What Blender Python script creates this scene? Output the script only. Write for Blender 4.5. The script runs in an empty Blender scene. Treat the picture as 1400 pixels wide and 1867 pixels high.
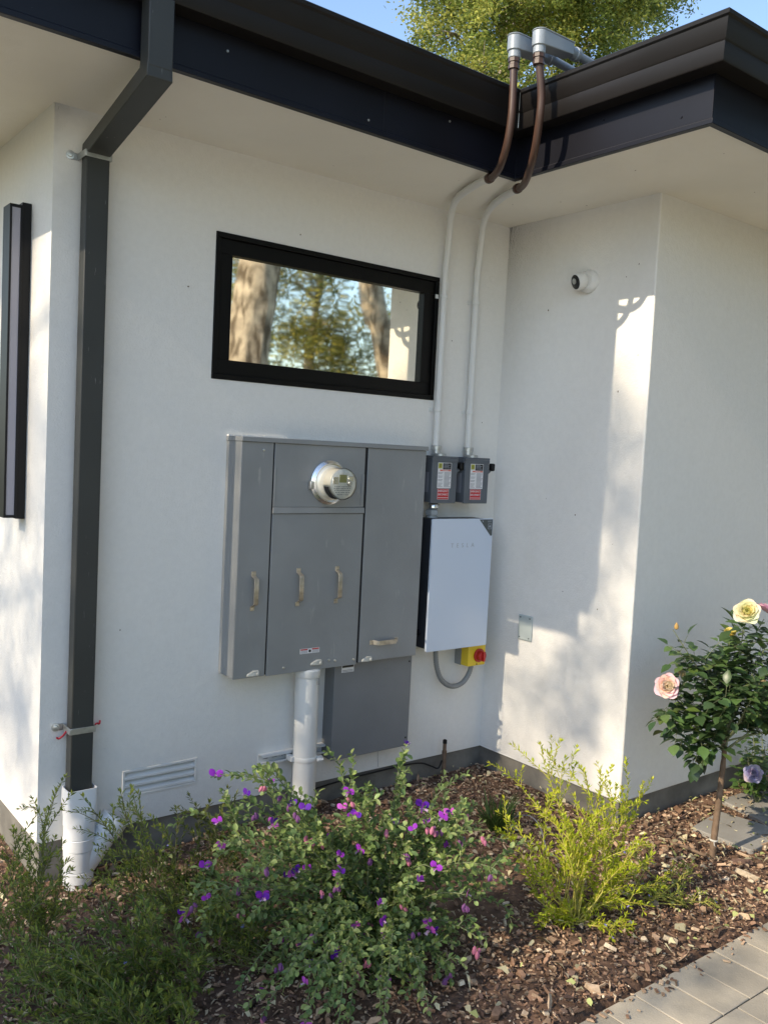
import bpy, bmesh, math, random
from mathutils import Vector, Matrix, noise
import numpy as np
R = math.radians
rnd = random.Random(7)
scene = bpy.context.scene
C = scene.collection

# ---------------------------------------------------------------- camera
CAM = Vector((-1.0602, -3.4244, 1.5262)); FPX = 1630.93
def cam_basis(yaw=-38.0211, pitch=-3.8319, roll=2.8692):
    y, p, r = R(yaw), R(pitch), R(roll)
    f = Vector((-math.sin(y)*math.cos(p), math.cos(y)*math.cos(p), math.sin(p)))
    r0 = Vector((math.cos(y), math.sin(y), 0)); u0 = r0.cross(f)
    return r0*math.cos(r)+u0*math.sin(r), -r0*math.sin(r)+u0*math.cos(r), f
RR, UU, FF = cam_basis()
cd = bpy.data.cameras.new('camera'); cam = bpy.data.objects.new('camera', cd); C.objects.link(cam)
m = Matrix((RR, UU, -FF)).transposed().to_4x4(); m.translation = CAM
cam.matrix_world = m
cd.sensor_fit = 'HORIZONTAL'; cd.sensor_width = 36; cd.lens = FPX/1400*36
cd.clip_start = .05; cd.clip_end = 500
scene.camera = cam

# ---------------------------------------------------------------- light
SUN = Vector((-1, -.008, .68)).normalized()
ELEV = math.asin(SUN.z)
w = bpy.data.worlds.new('World'); scene.world = w; w.use_nodes = True
nt = w.node_tree; bg = nt.nodes['Background']
sky = nt.nodes.new('ShaderNodeTexSky'); sky.sky_type = 'NISHITA'; sky.sun_disc = False
sky.sun_elevation = ELEV; sky.sun_rotation = math.atan2(SUN.x, SUN.y)
sky.air_density = 1.0; sky.dust_density = .6; sky.ozone_density = 1.2
nt.links.new(sky.outputs[0], bg.inputs[0]); bg.inputs[1].default_value = .15
sd = bpy.data.lights.new('sun', 'SUN'); sd.energy = 3.0; sd.angle = R(.53); sd.color = (1, .85, .64)
sun = bpy.data.objects.new('sun', sd); C.objects.link(sun)
sun.rotation_euler = SUN.to_track_quat('Z', 'Y').to_euler(); sun.location = (-20, 0, 15)
vs = scene.view_settings; vs.view_transform = 'Standard'; vs.look = 'None'; vs.gamma = 1; vs.use_curve_mapping = False
vs.exposure = 1.07

# ---------------------------------------------------------------- materials
def srgb(h):
    c = [int(h[i:i+2], 16)/255 for i in (0, 2, 4)]
    return tuple(x/12.92 if x < .04045 else ((x+.055)/1.055)**2.4 for x in c)+(1,)
def mat(name, col, rough=.6, metal=0, bump=0, bscale=100, var=0, vscale=6, attr=None, trans=0, spec=.5, stain=None, coat=0, bump2=0, b2scale=6):
    M = bpy.data.materials.new(name); M.use_nodes = True
    n = M.node_tree.nodes; l = M.node_tree.links; b = n['Principled BSDF']
    if len(col) == 3: col = tuple(col)+(1,)
    b.inputs['Base Color'].default_value = col; b.inputs['Roughness'].default_value = rough
    b.inputs['Metallic'].default_value = metal; b.inputs['Specular IOR Level'].default_value = spec
    b.inputs['Coat Weight'].default_value = coat
    tc = n.new('ShaderNodeTexCoord')
    src = None
    if attr:
        a = n.new('ShaderNodeAttribute'); a.attribute_name = attr; src = a.outputs['Color']
    if var:
        t = n.new('ShaderNodeTexNoise'); t.inputs['Scale'].default_value = vscale; t.inputs['Detail'].default_value = 6
        l.new(tc.outputs['Object'], t.inputs[0])
        mr = n.new('ShaderNodeMapRange'); mr.inputs[1].default_value = .3; mr.inputs[2].default_value = .7
        mr.inputs[3].default_value = 1-var; mr.inputs[4].default_value = 1+var
        l.new(t.outputs[0], mr.inputs[0])
        mx = n.new('ShaderNodeMix'); mx.data_type = 'RGBA'; mx.blend_type = 'MULTIPLY'; mx.inputs[0].default_value = 1
        if src: l.new(src, mx.inputs[6])
        else: mx.inputs[6].default_value = col
        cb = n.new('ShaderNodeCombineColor')
        for i in range(3): l.new(mr.outputs[0], cb.inputs[i])
        l.new(cb.outputs[0], mx.inputs[7]); src = mx.outputs[2]
    if stain:
        scol, sscale, lo, hi, stretch = stain
        mp = n.new('ShaderNodeMapping'); mp.inputs['Scale'].default_value = stretch
        l.new(tc.outputs['Object'], mp.inputs[0])
        t = n.new('ShaderNodeTexNoise'); t.inputs['Scale'].default_value = sscale; t.inputs['Detail'].default_value = 8
        l.new(mp.outputs[0], t.inputs[0])
        mr = n.new('ShaderNodeMapRange'); mr.inputs[1].default_value = lo; mr.inputs[2].default_value = hi
        l.new(t.outputs[0], mr.inputs[0])
        mx = n.new('ShaderNodeMix'); mx.data_type = 'RGBA'; l.new(mr.outputs[0], mx.inputs[0])
        if src: l.new(src, mx.inputs[6])
        else: mx.inputs[6].default_value = col
        mx.inputs[7].default_value = tuple(scol)+(1,); src = mx.outputs[2]
    if src: l.new(src, b.inputs['Base Color'])
    prev = None
    for st, sc_, dist in ((bump, bscale, .002), (bump2, b2scale, .02)):
        if st:
            t = n.new('ShaderNodeTexNoise'); t.inputs['Scale'].default_value = sc_; t.inputs['Detail'].default_value = 5
            l.new(tc.outputs['Object'], t.inputs[0])
            bp_ = n.new('ShaderNodeBump'); bp_.inputs['Strength'].default_value = st; bp_.inputs['Distance'].default_value = dist
            l.new(t.outputs[0], bp_.inputs['Height'])
            if prev: l.new(prev, bp_.inputs['Normal'])
            prev = bp_.outputs[0]
    if prev: l.new(prev, b.inputs['Normal'])
    if trans:
        tr = n.new('ShaderNodeBsdfTranslucent'); ms = n.new('ShaderNodeMixShader'); ms.inputs[0].default_value = trans
        if src: l.new(src, tr.inputs[0])
        else: tr.inputs[0].default_value = col
        l.new(b.outputs[0], ms.inputs[1]); l.new(tr.outputs[0], ms.inputs[2])
        l.new(ms.outputs[0], n['Material Output'].inputs[0])
    return M
M = {}
M['stucco'] = mat('white_stucco', (.74, .725, .69), .85, bump=.8, bscale=130, var=.02, vscale=40, bump2=.15, b2scale=14,
                  stain=((.62, .59, .53), 1.6, .66, .95, (1, 1, .5)), spec=.25)
M['soffit'] = mat('soffit_stucco', (.80, .76, .68), .85, bump=.5, bscale=220, var=.04, vscale=2, bump2=.3, b2scale=5, spec=.25,
                  stain=((.6, .54, .44), 1.2, .66, .95, (1, 1, 1)))
M['concrete'] = mat('foundation_concrete', (.16, .152, .135), .95, bump=1, bscale=60, var=.3, vscale=7, stain=((.30, .28, .24), 3, .5, .75, (1, 1, 1)), spec=.2)
M['fascia'] = mat('navy_black_metal', (.005, .0055, .010), .42, spec=.3, bump=.05, bscale=8, var=.2, vscale=3)
M['gutter'] = mat('bronze_gutter_metal', (.011, .0095, .0092), .45, spec=.3, bump=.06, bscale=5, var=.25, vscale=2)
M['roofing'] = mat('dark_roofing', (.03, .03, .032), .9, bump=1, bscale=80)
M['downspout'] = mat('dark_grey_downspout', (.044, .046, .043), .5, spec=.35, var=.12, vscale=3, bump=.1, bscale=20,
                     stain=((.35, .35, .34), 55, .70, .78, (3, 1, .25)))
M['galv'] = mat('galvanised_steel', (.52, .53, .52), .38, metal=.85, bump=.2, bscale=60, var=.2, vscale=30)
M['plastic'] = mat('white_pvc', (.74, .75, .76), .42, var=.04, vscale=9, bump=.05, bscale=40)
M['paintpipe'] = mat('white_painted_pipe', (.68, .68, .66), .5, bump=.2, bscale=90, var=.04)
M['black'] = mat('black_window_frame', (.003, .003, .0032), .45, bump=.05, spec=.2)
M['blackplastic'] = mat('black_plastic', (.008, .008, .009), .45, spec=.25)
M['diffuser'] = mat('grey_diffuser', (.30, .29, .33), .5)
M['cabinet'] = mat('grey_cabinet_paint', (.235, .245, .25), .38, var=.07, vscale=5, bump=.2, bscale=14, bump2=.40, b2scale=3.5, spec=.6,
                   stain=((.36, .36, .34), 26, .66, .80, (1, 1, .22)))
M['cabinet2'] = mat('grey_subpanel_paint', (.175, .185, .195), .42, var=.06, vscale=6, bump=.1, bscale=14)
M['boxgrey'] = mat('switch_box_grey', (.095, .108, .125), .4, var=.08, vscale=15, bump=.1, bscale=20)
M['darkgap'] = mat('dark_gap', (.008, .009, .012), .7)
M['glasswhite'] = mat('white_glass_front', (.56, .63, .74), .24, spec=.6, bump=.02, bscale=3)
M['darkside'] = mat('dark_grey_casing', (.022, .026, .034), .45, var=.1)
M['whiteedge'] = mat('white_edge', (.8, .8, .8), .4)
M['badge'] = mat('dark_badge', (.07, .08, .08), .4)
M['letter'] = mat('pale_grey_lettering', (.34, .37, .42), .35)
M['white'] = mat('label_white', (.72, .72, .73), .5)
M['ink'] = mat('label_ink', (.20, .21, .24), .6)
M['inkblack'] = mat('label_black', (.012, .012, .012), .5)
M['red'] = mat('label_red', (.50, .012, .015), .45)
M['orange'] = mat('label_orange', (.62, .17, .13), .5)
M['yellowlogo'] = mat('label_yellow', (.42, .42, .05), .5)
M['yellow'] = mat('yellow_plastic', (.72, .52, .02), .4)
M['redknob'] = mat('red_plastic', (.42, .012, .012), .35)
M['handle'] = mat('weathered_aluminium', (.48, .44, .37), .42, metal=.75, var=.25, vscale=40, bump=.3, bscale=80)
M['meterbody'] = mat('meter_barrel', (.74, .73, .66), .28, metal=.35, bump=.1, bscale=20)
M['chrome'] = mat('meter_reflector', (.80, .80, .78), .22, metal=.9, bump=.1, bscale=30)
M['meterface'] = mat('meter_face', (.72, .74, .70), .35, var=.08, vscale=60)
M['lcd'] = mat('meter_lcd', (.33, .34, .14), .3)
M['brown'] = mat('brown_painted_conduit', (.060, .031, .021), .45, var=.25, vscale=12, bump=.15, bscale=40, spec=.5)
M['greyconduit'] = mat('grey_aluminium_conduit', (.30, .33, .35), .45, metal=.2, var=.08, bump=.1, bscale=30)
M['flex'] = mat('grey_flexible_conduit', (.22, .23, .23), .45, var=.1)
M['putty'] = mat('putty_smear', (.50, .49, .44), .7, var=.2, vscale=60)
M['redwire'] = mat('red_wire', (.35, .01, .03), .6)
M['paver'] = mat('pale_grey_paver', (.37, .35, .30), .9, attr='col', bump=.6, bscale=160, var=.14, vscale=5, stain=((.17, .165, .15), 3.5, .52, .8, (1, 1, 1)), spec=.2)
M['joint'] = mat('paver_joint', (.05, .045, .035), .95)
M['slab'] = mat('stepping_slab', (.25, .24, .22), .9, bump=.5, bscale=120, var=.15, vscale=4, spec=.2)
M['soil'] = mat('dark_soil', (.135, .084, .058), .95, bump=1, bscale=70, var=.45, vscale=18, spec=.15, bump2=.6, b2scale=30)
M['chips'] = mat('bark_chips', (.1, .05, .03), .85, attr='col', var=.25, vscale=60, spec=.25, bump=.4, bscale=180)
M['litter'] = mat('leaf_litter', (.4, .35, .2), .7, attr='col', trans=.2, spec=.3)
M['leafattr'] = mat('green_leaves', (.05, .09, .02), .5, attr='col', trans=.42, spec=.35)
M['roseleaf'] = mat('rose_leaves', (.03, .06, .02), .38, attr='col', trans=.22, spec=.5)
M['petal'] = mat('petals', (.5, .3, .5), .6, attr='col', trans=.35, spec=.2)
M['stem'] = mat('plant_stem', (.12, .12, .045), .7, var=.2, vscale=30)
M['yellowstem'] = mat('yellow_green_stem', (.38, .34, .07), .6, var=.2, vscale=30)
M['woodstem'] = mat('woody_stem', (.16, .11, .075), .85, bump=1, bscale=60, var=.3, vscale=30, spec=.2)
M['greystem'] = mat('grey_green_stem', (.14, .16, .08), .7, var=.2)
M['bark'] = mat('furrowed_bark', (.42, .35, .26), .95, bump=1, bscale=14, var=.45, vscale=9, spec=.15, bump2=1, b2scale=9, stain=((.10, .075, .05), 7, .47, .62, (2.2, 2.2, .45)))
M['bounce_slab'] = mat('pale_bounce_concrete', (.58, .55, .49), .9, var=.08, vscale=2, bump=.3)  # pale tone for the unseen slab that bounces sunlight
M['grass'] = mat('lawn', (.15, .145, .07), .9, var=.5, vscale=2, bump=1, bscale=30, spec=.15)
M['camwhite'] = mat('camera_white', (.72, .71, .68), .4)
M['lens'] = mat('camera_lens', (.01, .01, .012), .12)
# reflective window glass
g = bpy.data.materials.new('mirror_glass'); g.use_nodes = True; n = g.node_tree.nodes; l = g.node_tree.links
b = n['Principled BSDF']; b.inputs['Base Color'].default_value = (.018, .019, .018, 1); b.inputs['Roughness'].default_value = .3
gl = n.new('ShaderNodeBsdfGlossy'); gl.inputs['Roughness'].default_value = .03; gl.inputs['Color'].default_value = (1, .97, .84, 1)
tc = n.new('ShaderNodeTexCoord'); mp = n.new('ShaderNodeMapping'); mp.inputs['Scale'].default_value = (5, 1, 2.2)
tx = n.new('ShaderNodeTexNoise'); tx.inputs['Scale'].default_value = 1.6; tx.inputs['Detail'].default_value = 1
bu = n.new('ShaderNodeBump'); bu.inputs['Strength'].default_value = .035; bu.inputs['Distance'].default_value = .010
l.new(tc.outputs['Object'], mp.inputs[0]); l.new(mp.outputs[0], tx.inputs[0]); l.new(tx.outputs[0], bu.inputs['Height']); l.new(bu.outputs[0], gl.inputs['Normal'])
ms = n.new('ShaderNodeMixShader'); ms.inputs[0].default_value = .86
l.new(b.outputs[0], ms.inputs[1]); l.new(gl.outputs[0], ms.inputs[2]); l.new(ms.outputs[0], n['Material Output'].inputs[0])
M['glass'] = g
# clear plastic dome of the meter
g = bpy.data.materials.new('clear_cover'); g.use_nodes = True; n = g.node_tree.nodes; l = g.node_tree.links
gl = n.new('ShaderNodeBsdfGlossy'); gl.inputs['Roughness'].default_value = .05
tr = n.new('ShaderNodeBsdfTransparent'); ms = n.new('ShaderNodeMixShader'); lw = n.new('ShaderNodeLayerWeight'); lw.inputs[0].default_value = .35
l.new(lw.outputs['Fresnel'], ms.inputs[0]); l.new(tr.outputs[0], ms.inputs[1]); l.new(gl.outputs[0], ms.inputs[2]); l.new(ms.outputs[0], n['Material Output'].inputs[0])
M['clear'] = g

# ---------------------------------------------------------------- helpers
def tag(o, label=None, cat=None, group=None, kind=None):
    if label: o['label'] = label
    if cat: o['category'] = cat
    if group: o['group'] = group
    if kind: o['kind'] = kind
    return o
def empty(name, loc, label, cat, group=None):
    o = bpy.data.objects.new(name, None); C.objects.link(o); o.location = loc; o.empty_display_size = .1
    return tag(o, label, cat, group)
def smooth_path(pts, n=8):
    pts = [Vector(p) for p in pts]; out = []
    P = [pts[0]*2-pts[1]]+pts+[pts[-1]*2-pts[-2]]
    for i in range(1, len(P)-2):
        a, b_, c, d = P[i-1:i+3]
        for k in range(n):
            t = k/n
            out.append(.5*((2*b_)+(c-a)*t+(2*a-5*b_+4*c-d)*t*t+(3*b_-a-3*c+d)*t**3))
    out.append(pts[-1]); return out
class MB:
    def __init__(s): s.v = []; s.f = []; s.c = []; s.sm = []
    def face(s, vs, col=None, sm=False):
        i = len(s.v); s.v += [tuple(p) for p in vs]; s.f.append(tuple(range(i, i+len(vs)))); s.c.append(col); s.sm.append(sm)
    def box(s, x0, x1, y0, y1, z0, z1, col=None, M4=None):
        i = len(s.v)
        vs = [Vector(p) for p in ((x0, y0, z0), (x1, y0, z0), (x1, y1, z0), (x0, y1, z0), (x0, y0, z1), (x1, y0, z1), (x1, y1, z1), (x0, y1, z1))]
        if M4: vs = [M4 @ p for p in vs]
        s.v += [tuple(p) for p in vs]
        for q in ((0, 3, 2, 1), (4, 5, 6, 7), (0, 1, 5, 4), (1, 2, 6, 5), (2, 3, 7, 6), (3, 0, 4, 7)):
            s.f.append(tuple(i+k for k in q)); s.c.append(col); s.sm.append(False)
        return s
    def rings(s, rings, close=True, caps=True, sm=True, col=None):
        i0 = len(s.v); n = len(rings[0])
        for r_ in rings: s.v += [tuple(p) for p in r_]
        for k in range(len(rings)-1):
            for j in range(n if close else n-1):
                a = i0+k*n+j; b_ = i0+k*n+(j+1) % n
                s.f.append((a, b_, b_+n, a+n)); s.c.append(col); s.sm.append(sm)
        if caps:
            s.f.append(tuple(i0+j for j in range(n))[::-1]); s.c.append(col); s.sm.append(False)
            s.f.append(tuple(i0+(len(rings)-1)*n+j for j in range(n))); s.c.append(col); s.sm.append(False)
        return s
    def tube(s, pts, r, seg=12, sm=True, col=None, caps=True, sx=1, sy=1, up=None):
        pts = [Vector(p) for p in pts]; rs = r if isinstance(r, (list, tuple)) else [r]*len(pts)
        t0 = (pts[1]-pts[0]).normalized()
        nrm = Vector(up) if up else (Vector((0, 0, 1)) if abs(t0.z) < .9 else Vector((1, 0, 0)))
        rings = []
        for i, p in enumerate(pts):
            if i == 0: t = pts[1]-p
            elif i == len(pts)-1: t = p-pts[i-1]
            else: t = (pts[i+1]-p).normalized()+(p-pts[i-1]).normalized()
            t.normalize(); nrm = (nrm-t*nrm.dot(t)).normalized(); bn = t.cross(nrm)
            rings.append([p+(nrm*math.cos(a)*sx+bn*math.sin(a)*sy)*rs[i] for a in [2*math.pi*k/seg for k in range(seg)]])
        return s.rings(rings, True, caps, sm, col)
    def lathe(s, prof, o=(0, 0, 0), axis=(0, 0, 1), seg=32, sm=True, col=None):
        # prof: (radius, height along axis)
        ax = Vector(axis).normalized(); u = ax.orthogonal().normalized(); v_ = ax.cross(u); o = Vector(o)
        rings = [[o+ax*h+(u*math.cos(a)+v_*math.sin(a))*max(r_, 1e-4) for a in [2*math.pi*k/seg for k in range(seg)]] for r_, h in prof]
        return s.rings(rings, True, True, sm, col)
    def build(s, name, m_, parent=None, bevel=0, origin=None, weld=False, seg=2):
        me = bpy.data.meshes.new(name)
        off = Vector(origin) if origin else (parent_loc(parent) if parent else Vector((0, 0, 0)))
        vv = np.array(s.v, dtype=float)-np.array(off)
        me.from_pydata([tuple(x) for x in vv], [], s.f)
        me.polygons.foreach_set('use_smooth', s.sm)
        if any(c is not None for c in s.c):
            a = me.color_attributes.new('col', 'FLOAT_COLOR', 'CORNER')
            cnt = [len(f) for f in s.f]
            cc = np.array([(c if c is not None else (.5, .5, .5))[:3] for c in s.c], dtype=np.float32)
            cc = np.concatenate([cc, np.ones((len(cc), 1), np.float32)], 1)
            a.data.foreach_set('color', np.repeat(cc, cnt, axis=0).ravel())
        me.materials.append(m_ if not isinstance(m_, str) else M[m_])
        if weld:
            bm = bmesh.new(); bm.from_mesh(me); bmesh.ops.remove_doubles(bm, verts=bm.verts, dist=1e-5)
            bmesh.ops.recalc_face_normals(bm, faces=bm.faces); bm.to_mesh(me); bm.free()
        me.update()
        me.set_sharp_from_angle(angle=R(38))
        o = bpy.data.objects.new(name, me); C.objects.link(o)
        if parent: o.parent = parent; o.location = off-parent_loc(parent)
        else: o.location = off
        if bevel:
            bv = o.modifiers.new('bevel', 'BEVEL'); bv.width = bevel; bv.segments = seg; bv.limit_method = 'ANGLE'; bv.angle_limit = R(40)
        return o
def parent_loc(p):
    v_ = Vector((0, 0, 0))
    while p: v_ += p.location; p = p.parent
    return v_
def text(name, s, size, loc, m_, parent, rot=(math.pi/2, 0, 0), align='CENTER', ext=.0004, space=1, sx=1):
    cu = bpy.data.curves.new(name, 'FONT'); cu.body = s; cu.size = size; cu.align_x = align; cu.align_y = 'CENTER'; cu.extrude = ext; cu.space_character = space
    cu.resolution_u = 3
    t = bpy.data.objects.new(name, cu); C.objects.link(t)
    dg = bpy.context.evaluated_depsgraph_get(); me = bpy.data.meshes.new_from_object(t.evaluated_get(dg))
    bpy.data.objects.remove(t); me.materials.clear(); me.materials.append(M[m_])
    o = bpy.data.objects.new(name, me); C.objects.link(o); o.parent = parent
    o.location = Vector(loc)-parent_loc(parent); o.rotation_euler = rot; o.scale = (sx, 1, 1); return o
def at(px, py, ax, val):
    d = FF+RR*((px-700)/FPX)-UU*((py-933.5)/FPX)
    return CAM+d*((val-CAM[ax])/d[ax])

# ---------------------------------------------------------------- dimensions
W, B = 2.3634, .9344
O = .64; ZS = 2.74; ZB = -.0514; ZF = 2.716
XE, YE = W-.626, -O            # inner eave corner
YE2 = -B-O
def gz(x, y):
    t = max(0, min(1, (1.3-x)/1.5)); t = t*t*(3-2*t)
    return -.165-.06*t+.012*noise.noise(Vector((x*2.3, y*2.3, 0)))

# ---------------------------------------------------------------- house
house = empty('house', (2.0, 2.0, -.2), 'single storey house with white stucco walls, dark eaves and a low dark roof', 'house')
win = (.6664, 1.8939, 1.7969, 2.4048)
vent = (.335, .668, .062, .178)
mb = MB()
def wallgrid(mb, P, xs, zs, holes):
    for i in range(len(xs)-1):
        for j in range(len(zs)-1):
            cx, cz = (xs[i]+xs[i+1])/2, (zs[j]+zs[j+1])/2
            if any(h[0] < cx < h[1] and h[2] < cz < h[3] for h in holes): continue
            mb.face([P(xs[i], zs[j]), P(xs[i+1], zs[j]), P(xs[i+1], zs[j+1]), P(xs[i], zs[j+1])])
ZT = ZS+.04
PA = lambda x, z: (x, 0, z)
wallgrid(mb, PA, [0, vent[0], win[0], vent[1], win[1], W], [ZB, vent[2], vent[3], win[2], win[3], ZT], [win, vent])
for h, dp in ((win, .09), (vent, .03)):
    x0, x1, z0, z1 = h
    mb.face([(x0, 0, z0), (x0, dp, z0), (x1, dp, z0), (x1, 0, z0)]); mb.face([(x0, 0, z1), (x1, 0, z1), (x1, dp, z1), (x0, dp, z1)])
    mb.face([(x0, 0, z0), (x0, 0, z1), (x0, dp, z1), (x0, dp, z0)]); mb.face([(x1, 0, z0), (x1, dp, z0), (x1, dp, z1), (x1, 0, z1)])
    mb.face([(x0, dp, z0), (x0, dp, z1), (x1, dp, z1), (x1, dp, z0)])
mb.face([(W, 0, ZB), (W, -B, ZB), (W, -B, ZT), (W, 0, ZT)])
mb.face([(W, -B, ZB), (9, -B, ZB), (9, -B, ZT), (W, -B, ZT)])
mb.face([(0, 0, ZB), (0, 0, ZT), (0, 7, ZT), (0, 7, ZB)])
mb.face([(9, -B, ZB), (9, 7, ZB), (9, 7, ZT), (9, -B, ZT)])
mb.face([(0, 7, ZB), (0, 7, ZT), (9, 7, ZT), (9, 7, ZB)])
mb.face([(0, 0, ZB), (0, 7, ZB), (9, 7, ZB), (9, -B, ZB), (W, -B, ZB), (W, 0, ZB)])
mb.build('wall', 'stucco', house, bevel=.007, weld=True, seg=3)
# foundation (12 mm back from the stucco)
e = .014; mb = MB(); zf0 = -.6
poly = [(e, e), (e, 7-e), (9-e, 7-e), (9-e, -B+e), (W+e, -B+e), (W+e, e)]
for i in range(6):
    a, b_ = poly[i], poly[(i+1) % 6]
    mb.face([(a[0], a[1], ZB), (b_[0], b_[1], ZB), (b_[0], b_[1], zf0), (a[0], a[1], zf0)])
mb.build('foundation', 'concrete', house)
# soffit sheet with thickness
ep = [(-O, 7+O), (-O, -O), (XE, -O), (XE, YE2), (9+O, YE2), (9+O, 7+O)]
mb = MB(); mb.face([(x, y, ZS) for x, y in ep]); mb.face([(x, y, ZS+.02) for x, y in ep][::-1])
mb.build('soffit', 'soffit', house)
def sweep(prof, path, closed=True):
    """prof: (outward offset, z); path: polygon corners, outward = away from the house"""
    n_ = len(path); rings = []
    for i in range(n_):
        p = Vector(path[i]).to_2d(); a = Vector(path[i-1]).to_2d(); c = Vector(path[(i+1) % n_]).to_2d()
        d1 = (p-a).normalized(); d2 = (c-p).normalized()
        n1 = Vector((-d1.y, d1.x)); n2 = Vector((-d2.y, d2.x))
        mt = (n1+n2); mt = mt/mt.dot(n1)
        rings.append([(p.x-mt.x*o_, p.y-mt.y*o_, z) for o_, z in prof])
    return rings+[rings[0]]
def swept(prof, name, m_, bevel=0):
    mb = MB(); mb.rings(sweep(prof, ep), close=True, caps=False, sm=False); return mb.build(name, m_, house, bevel=bevel, weld=True)
# orientation: ep is walked so that +offset is outward when n points inward -> check sign
sgn = 1
def flip(prof): return [(o_*sgn, z) for o_, z in prof]
fas = swept(flip([(-.02, ZF), (0.006, ZF), (.006, ZF+.018), (0, ZF+.02), (0, 2.93), (-.02, 2.93)]), 'fascia', 'fascia', .0015)
gp = [(.0012, 2.886), (.084, 2.884), (.088, 2.889), (.092, 2.946), (.0985, 2.952), (.110, 3.014), (.119, 3.020), (.1215, 3.032), (.115, 3.037), (.106, 3.033), (.104, 3.018), (.085, 2.955), (.08, 2.893), (.008, 2.896), (.006, 3.040), (.0012, 3.040)]
gp = [(max(o_*.89, .0012), z) for o_, z in gp]
gut = swept(flip(gp), 'gutter', 'gutter')
for x, z in ((.36, 2.83), (.95, 2.76), (1.35, 2.86)):
    mb = MB(); mb.lathe([(.005, 0), (.004, .003)], (x, -O-.0002, z), (0, -1, 0), 8); mb.build('screw', 'galv', fas)
for y, z in ((-1.1, 2.85), (-1.45, 2.77)):
    mb = MB(); mb.lathe([(.005, 0), (.004, .003)], (XE-.0002, y, z), (-1, 0, 0), 8); mb.build('screw', 'fascia', fas)
mb = MB(); mb.box(1.02, 1.022, -O-.0012, -O-.0002, ZF+.021, 2.885); mb.build('joint', 'darkgap', fas)
# gutter seams: thin sealant line at the inner corner
mb = MB()
for o_, z in (): pass
mb.tube([(XE-.080, YE-.080, 2.893), (XE-.084, YE-.084, 2.945), (XE-.094, YE-.094, 2.98), (XE-.108, YE-.108, 3.02)], .0016, 6)
mb.build('corner_seam', 'galv', gut)
# roof, low pitch
mb = MB(); zt = 3.0; zr = 3.42
def rf(a): mb.face(a)
i1 = [(-O+.0, 7+O), (-O, -O), (XE, -O), (XE, YE2), (9+O, YE2), (9+O, 7+O)]
cx0, cx1, cy0 = 3.0, 6.0, 3.2
mb.face([(-O, 7+O, zt), (-O, -O, zt), (cx0, cy0, zr)]); mb.face([(-O, -O, zt), (XE, -O, zt), (cx0, cy0, zr)])
mb.face([(XE, -O, zt), (XE, YE2, zt), (cx0, cy0, zr)]); mb.face([(XE, YE2, zt), (9+O, YE2, zt), (cx1, cy0, zr), (cx0, cy0, zr)])
mb.face([(9+O, YE2, zt), (9+O, 7+O, zt), (cx1, cy0, zr)]); mb.face([(9+O, 7+O, zt), (-O, 7+O, zt), (cx0, cy0, zr), (cx1, cy0, zr)])
mb.build('roof', 'roofing', house)
# window
x0, x1, z0, z1 = win
fw, sw = .022, .062
def frame(mb, x0, x1, z0, z1, wd, y0, y1):
    mb.box(x0, x1, y0, y1, z1-wd, z1); mb.box(x0, x1, y0, y1, z0, z0+wd)
    mb.box(x0, x0+wd, y0, y1, z0+wd, z1-wd); mb.box(x1-wd, x1, y0, y1, z0+wd, z1-wd)
mb = MB(); frame(mb, x0+.001, x1-.001, z0+.001, z1-.001, fw, -.006, .08)
wf = mb.build('window', 'black', house, bevel=.002)
mb = MB(); frame(mb, x0+fw+.001, x1-fw-.001, z0+fw+.001, z1-fw-.001, sw, .008, .07)
sash = mb.build('sash', 'black', wf, bevel=.002)
mb = MB(); mb.box(x0+.084, x1-.084, .030, .036, z0+.084, z1-.084)
mb.build('pane', 'glass', wf)
# louvred vent, painted with the wall
x0, x1, z0, z1 = vent
mb = MB(); frame(mb, x0+.001, x1-.001, z0+.001, z1-.001, .010, -.004, .028)
nz = 3; zz0 = z0+.012; dz = (z1-z0-.024)/nz
for k in range(nz):
    a = zz0+k*dz; xa, xb = x0+.0115, x1-.0115
    mb.rings([[(x, -.003, a), (x, -.003, a+.010), (x, .024, a+dz*1.0), (x, .024, a+dz*1.0-.005), (x, .002, a+.002)] for x in (xa, xb)], sm=False)
mb.build('foundation_vent', 'paintpipe', house, bevel=.0012)
# caulk line / stains: small specks on soffit
for pts_ in ([(.02, -.0008, .07), (.06, -.0008, .062), (.075, -.0008, .05), (.09, -.0008, .048)], [(1.65, -.0008, .09), (1.655, -.0008, .03), (1.66, -.0008, -.045)], [(1.93, -.0008, 1.05), (1.94, -.0008, 1.11)]):
    mb = MB(); mb.tube([Vector(q)+Vector((rnd.uniform(-.002, .002), 0, rnd.uniform(-.002, .002))) for q in pts_], .0009, 4); mb.build('hairline_crack', 'ink', house)
mb = MB()
for k in range(16):
    p = Vector((rnd.uniform(.3, 2.6), rnd.uniform(-.6, -.1), ZS-.001)); 
    if rnd.random() < .4: p = Vector((rnd.uniform(1.8, 3.2), rnd.uniform(-1.5, -.9), ZS-.001))
    r_ = rnd.uniform(.002, .005); mb.face([p+Vector((math.cos(a)*r_*rnd.uniform(.6, 1.5), math.sin(a)*r_, 0)) for a in (0, 1.2, 2.5, 3.8, 5)])
for k in range(14):
    p = Vector((rnd.uniform(.25, 2.3), -.0009, rnd.uniform(.05, 2.6))); r_ = rnd.uniform(.0015, .004)
    mb.face([p+Vector((math.cos(a)*r_, 0, math.sin(a)*r_*rnd.uniform(.6, 2))) for a in (0, 1.2, 2.5, 3.8, 5)])
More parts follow.
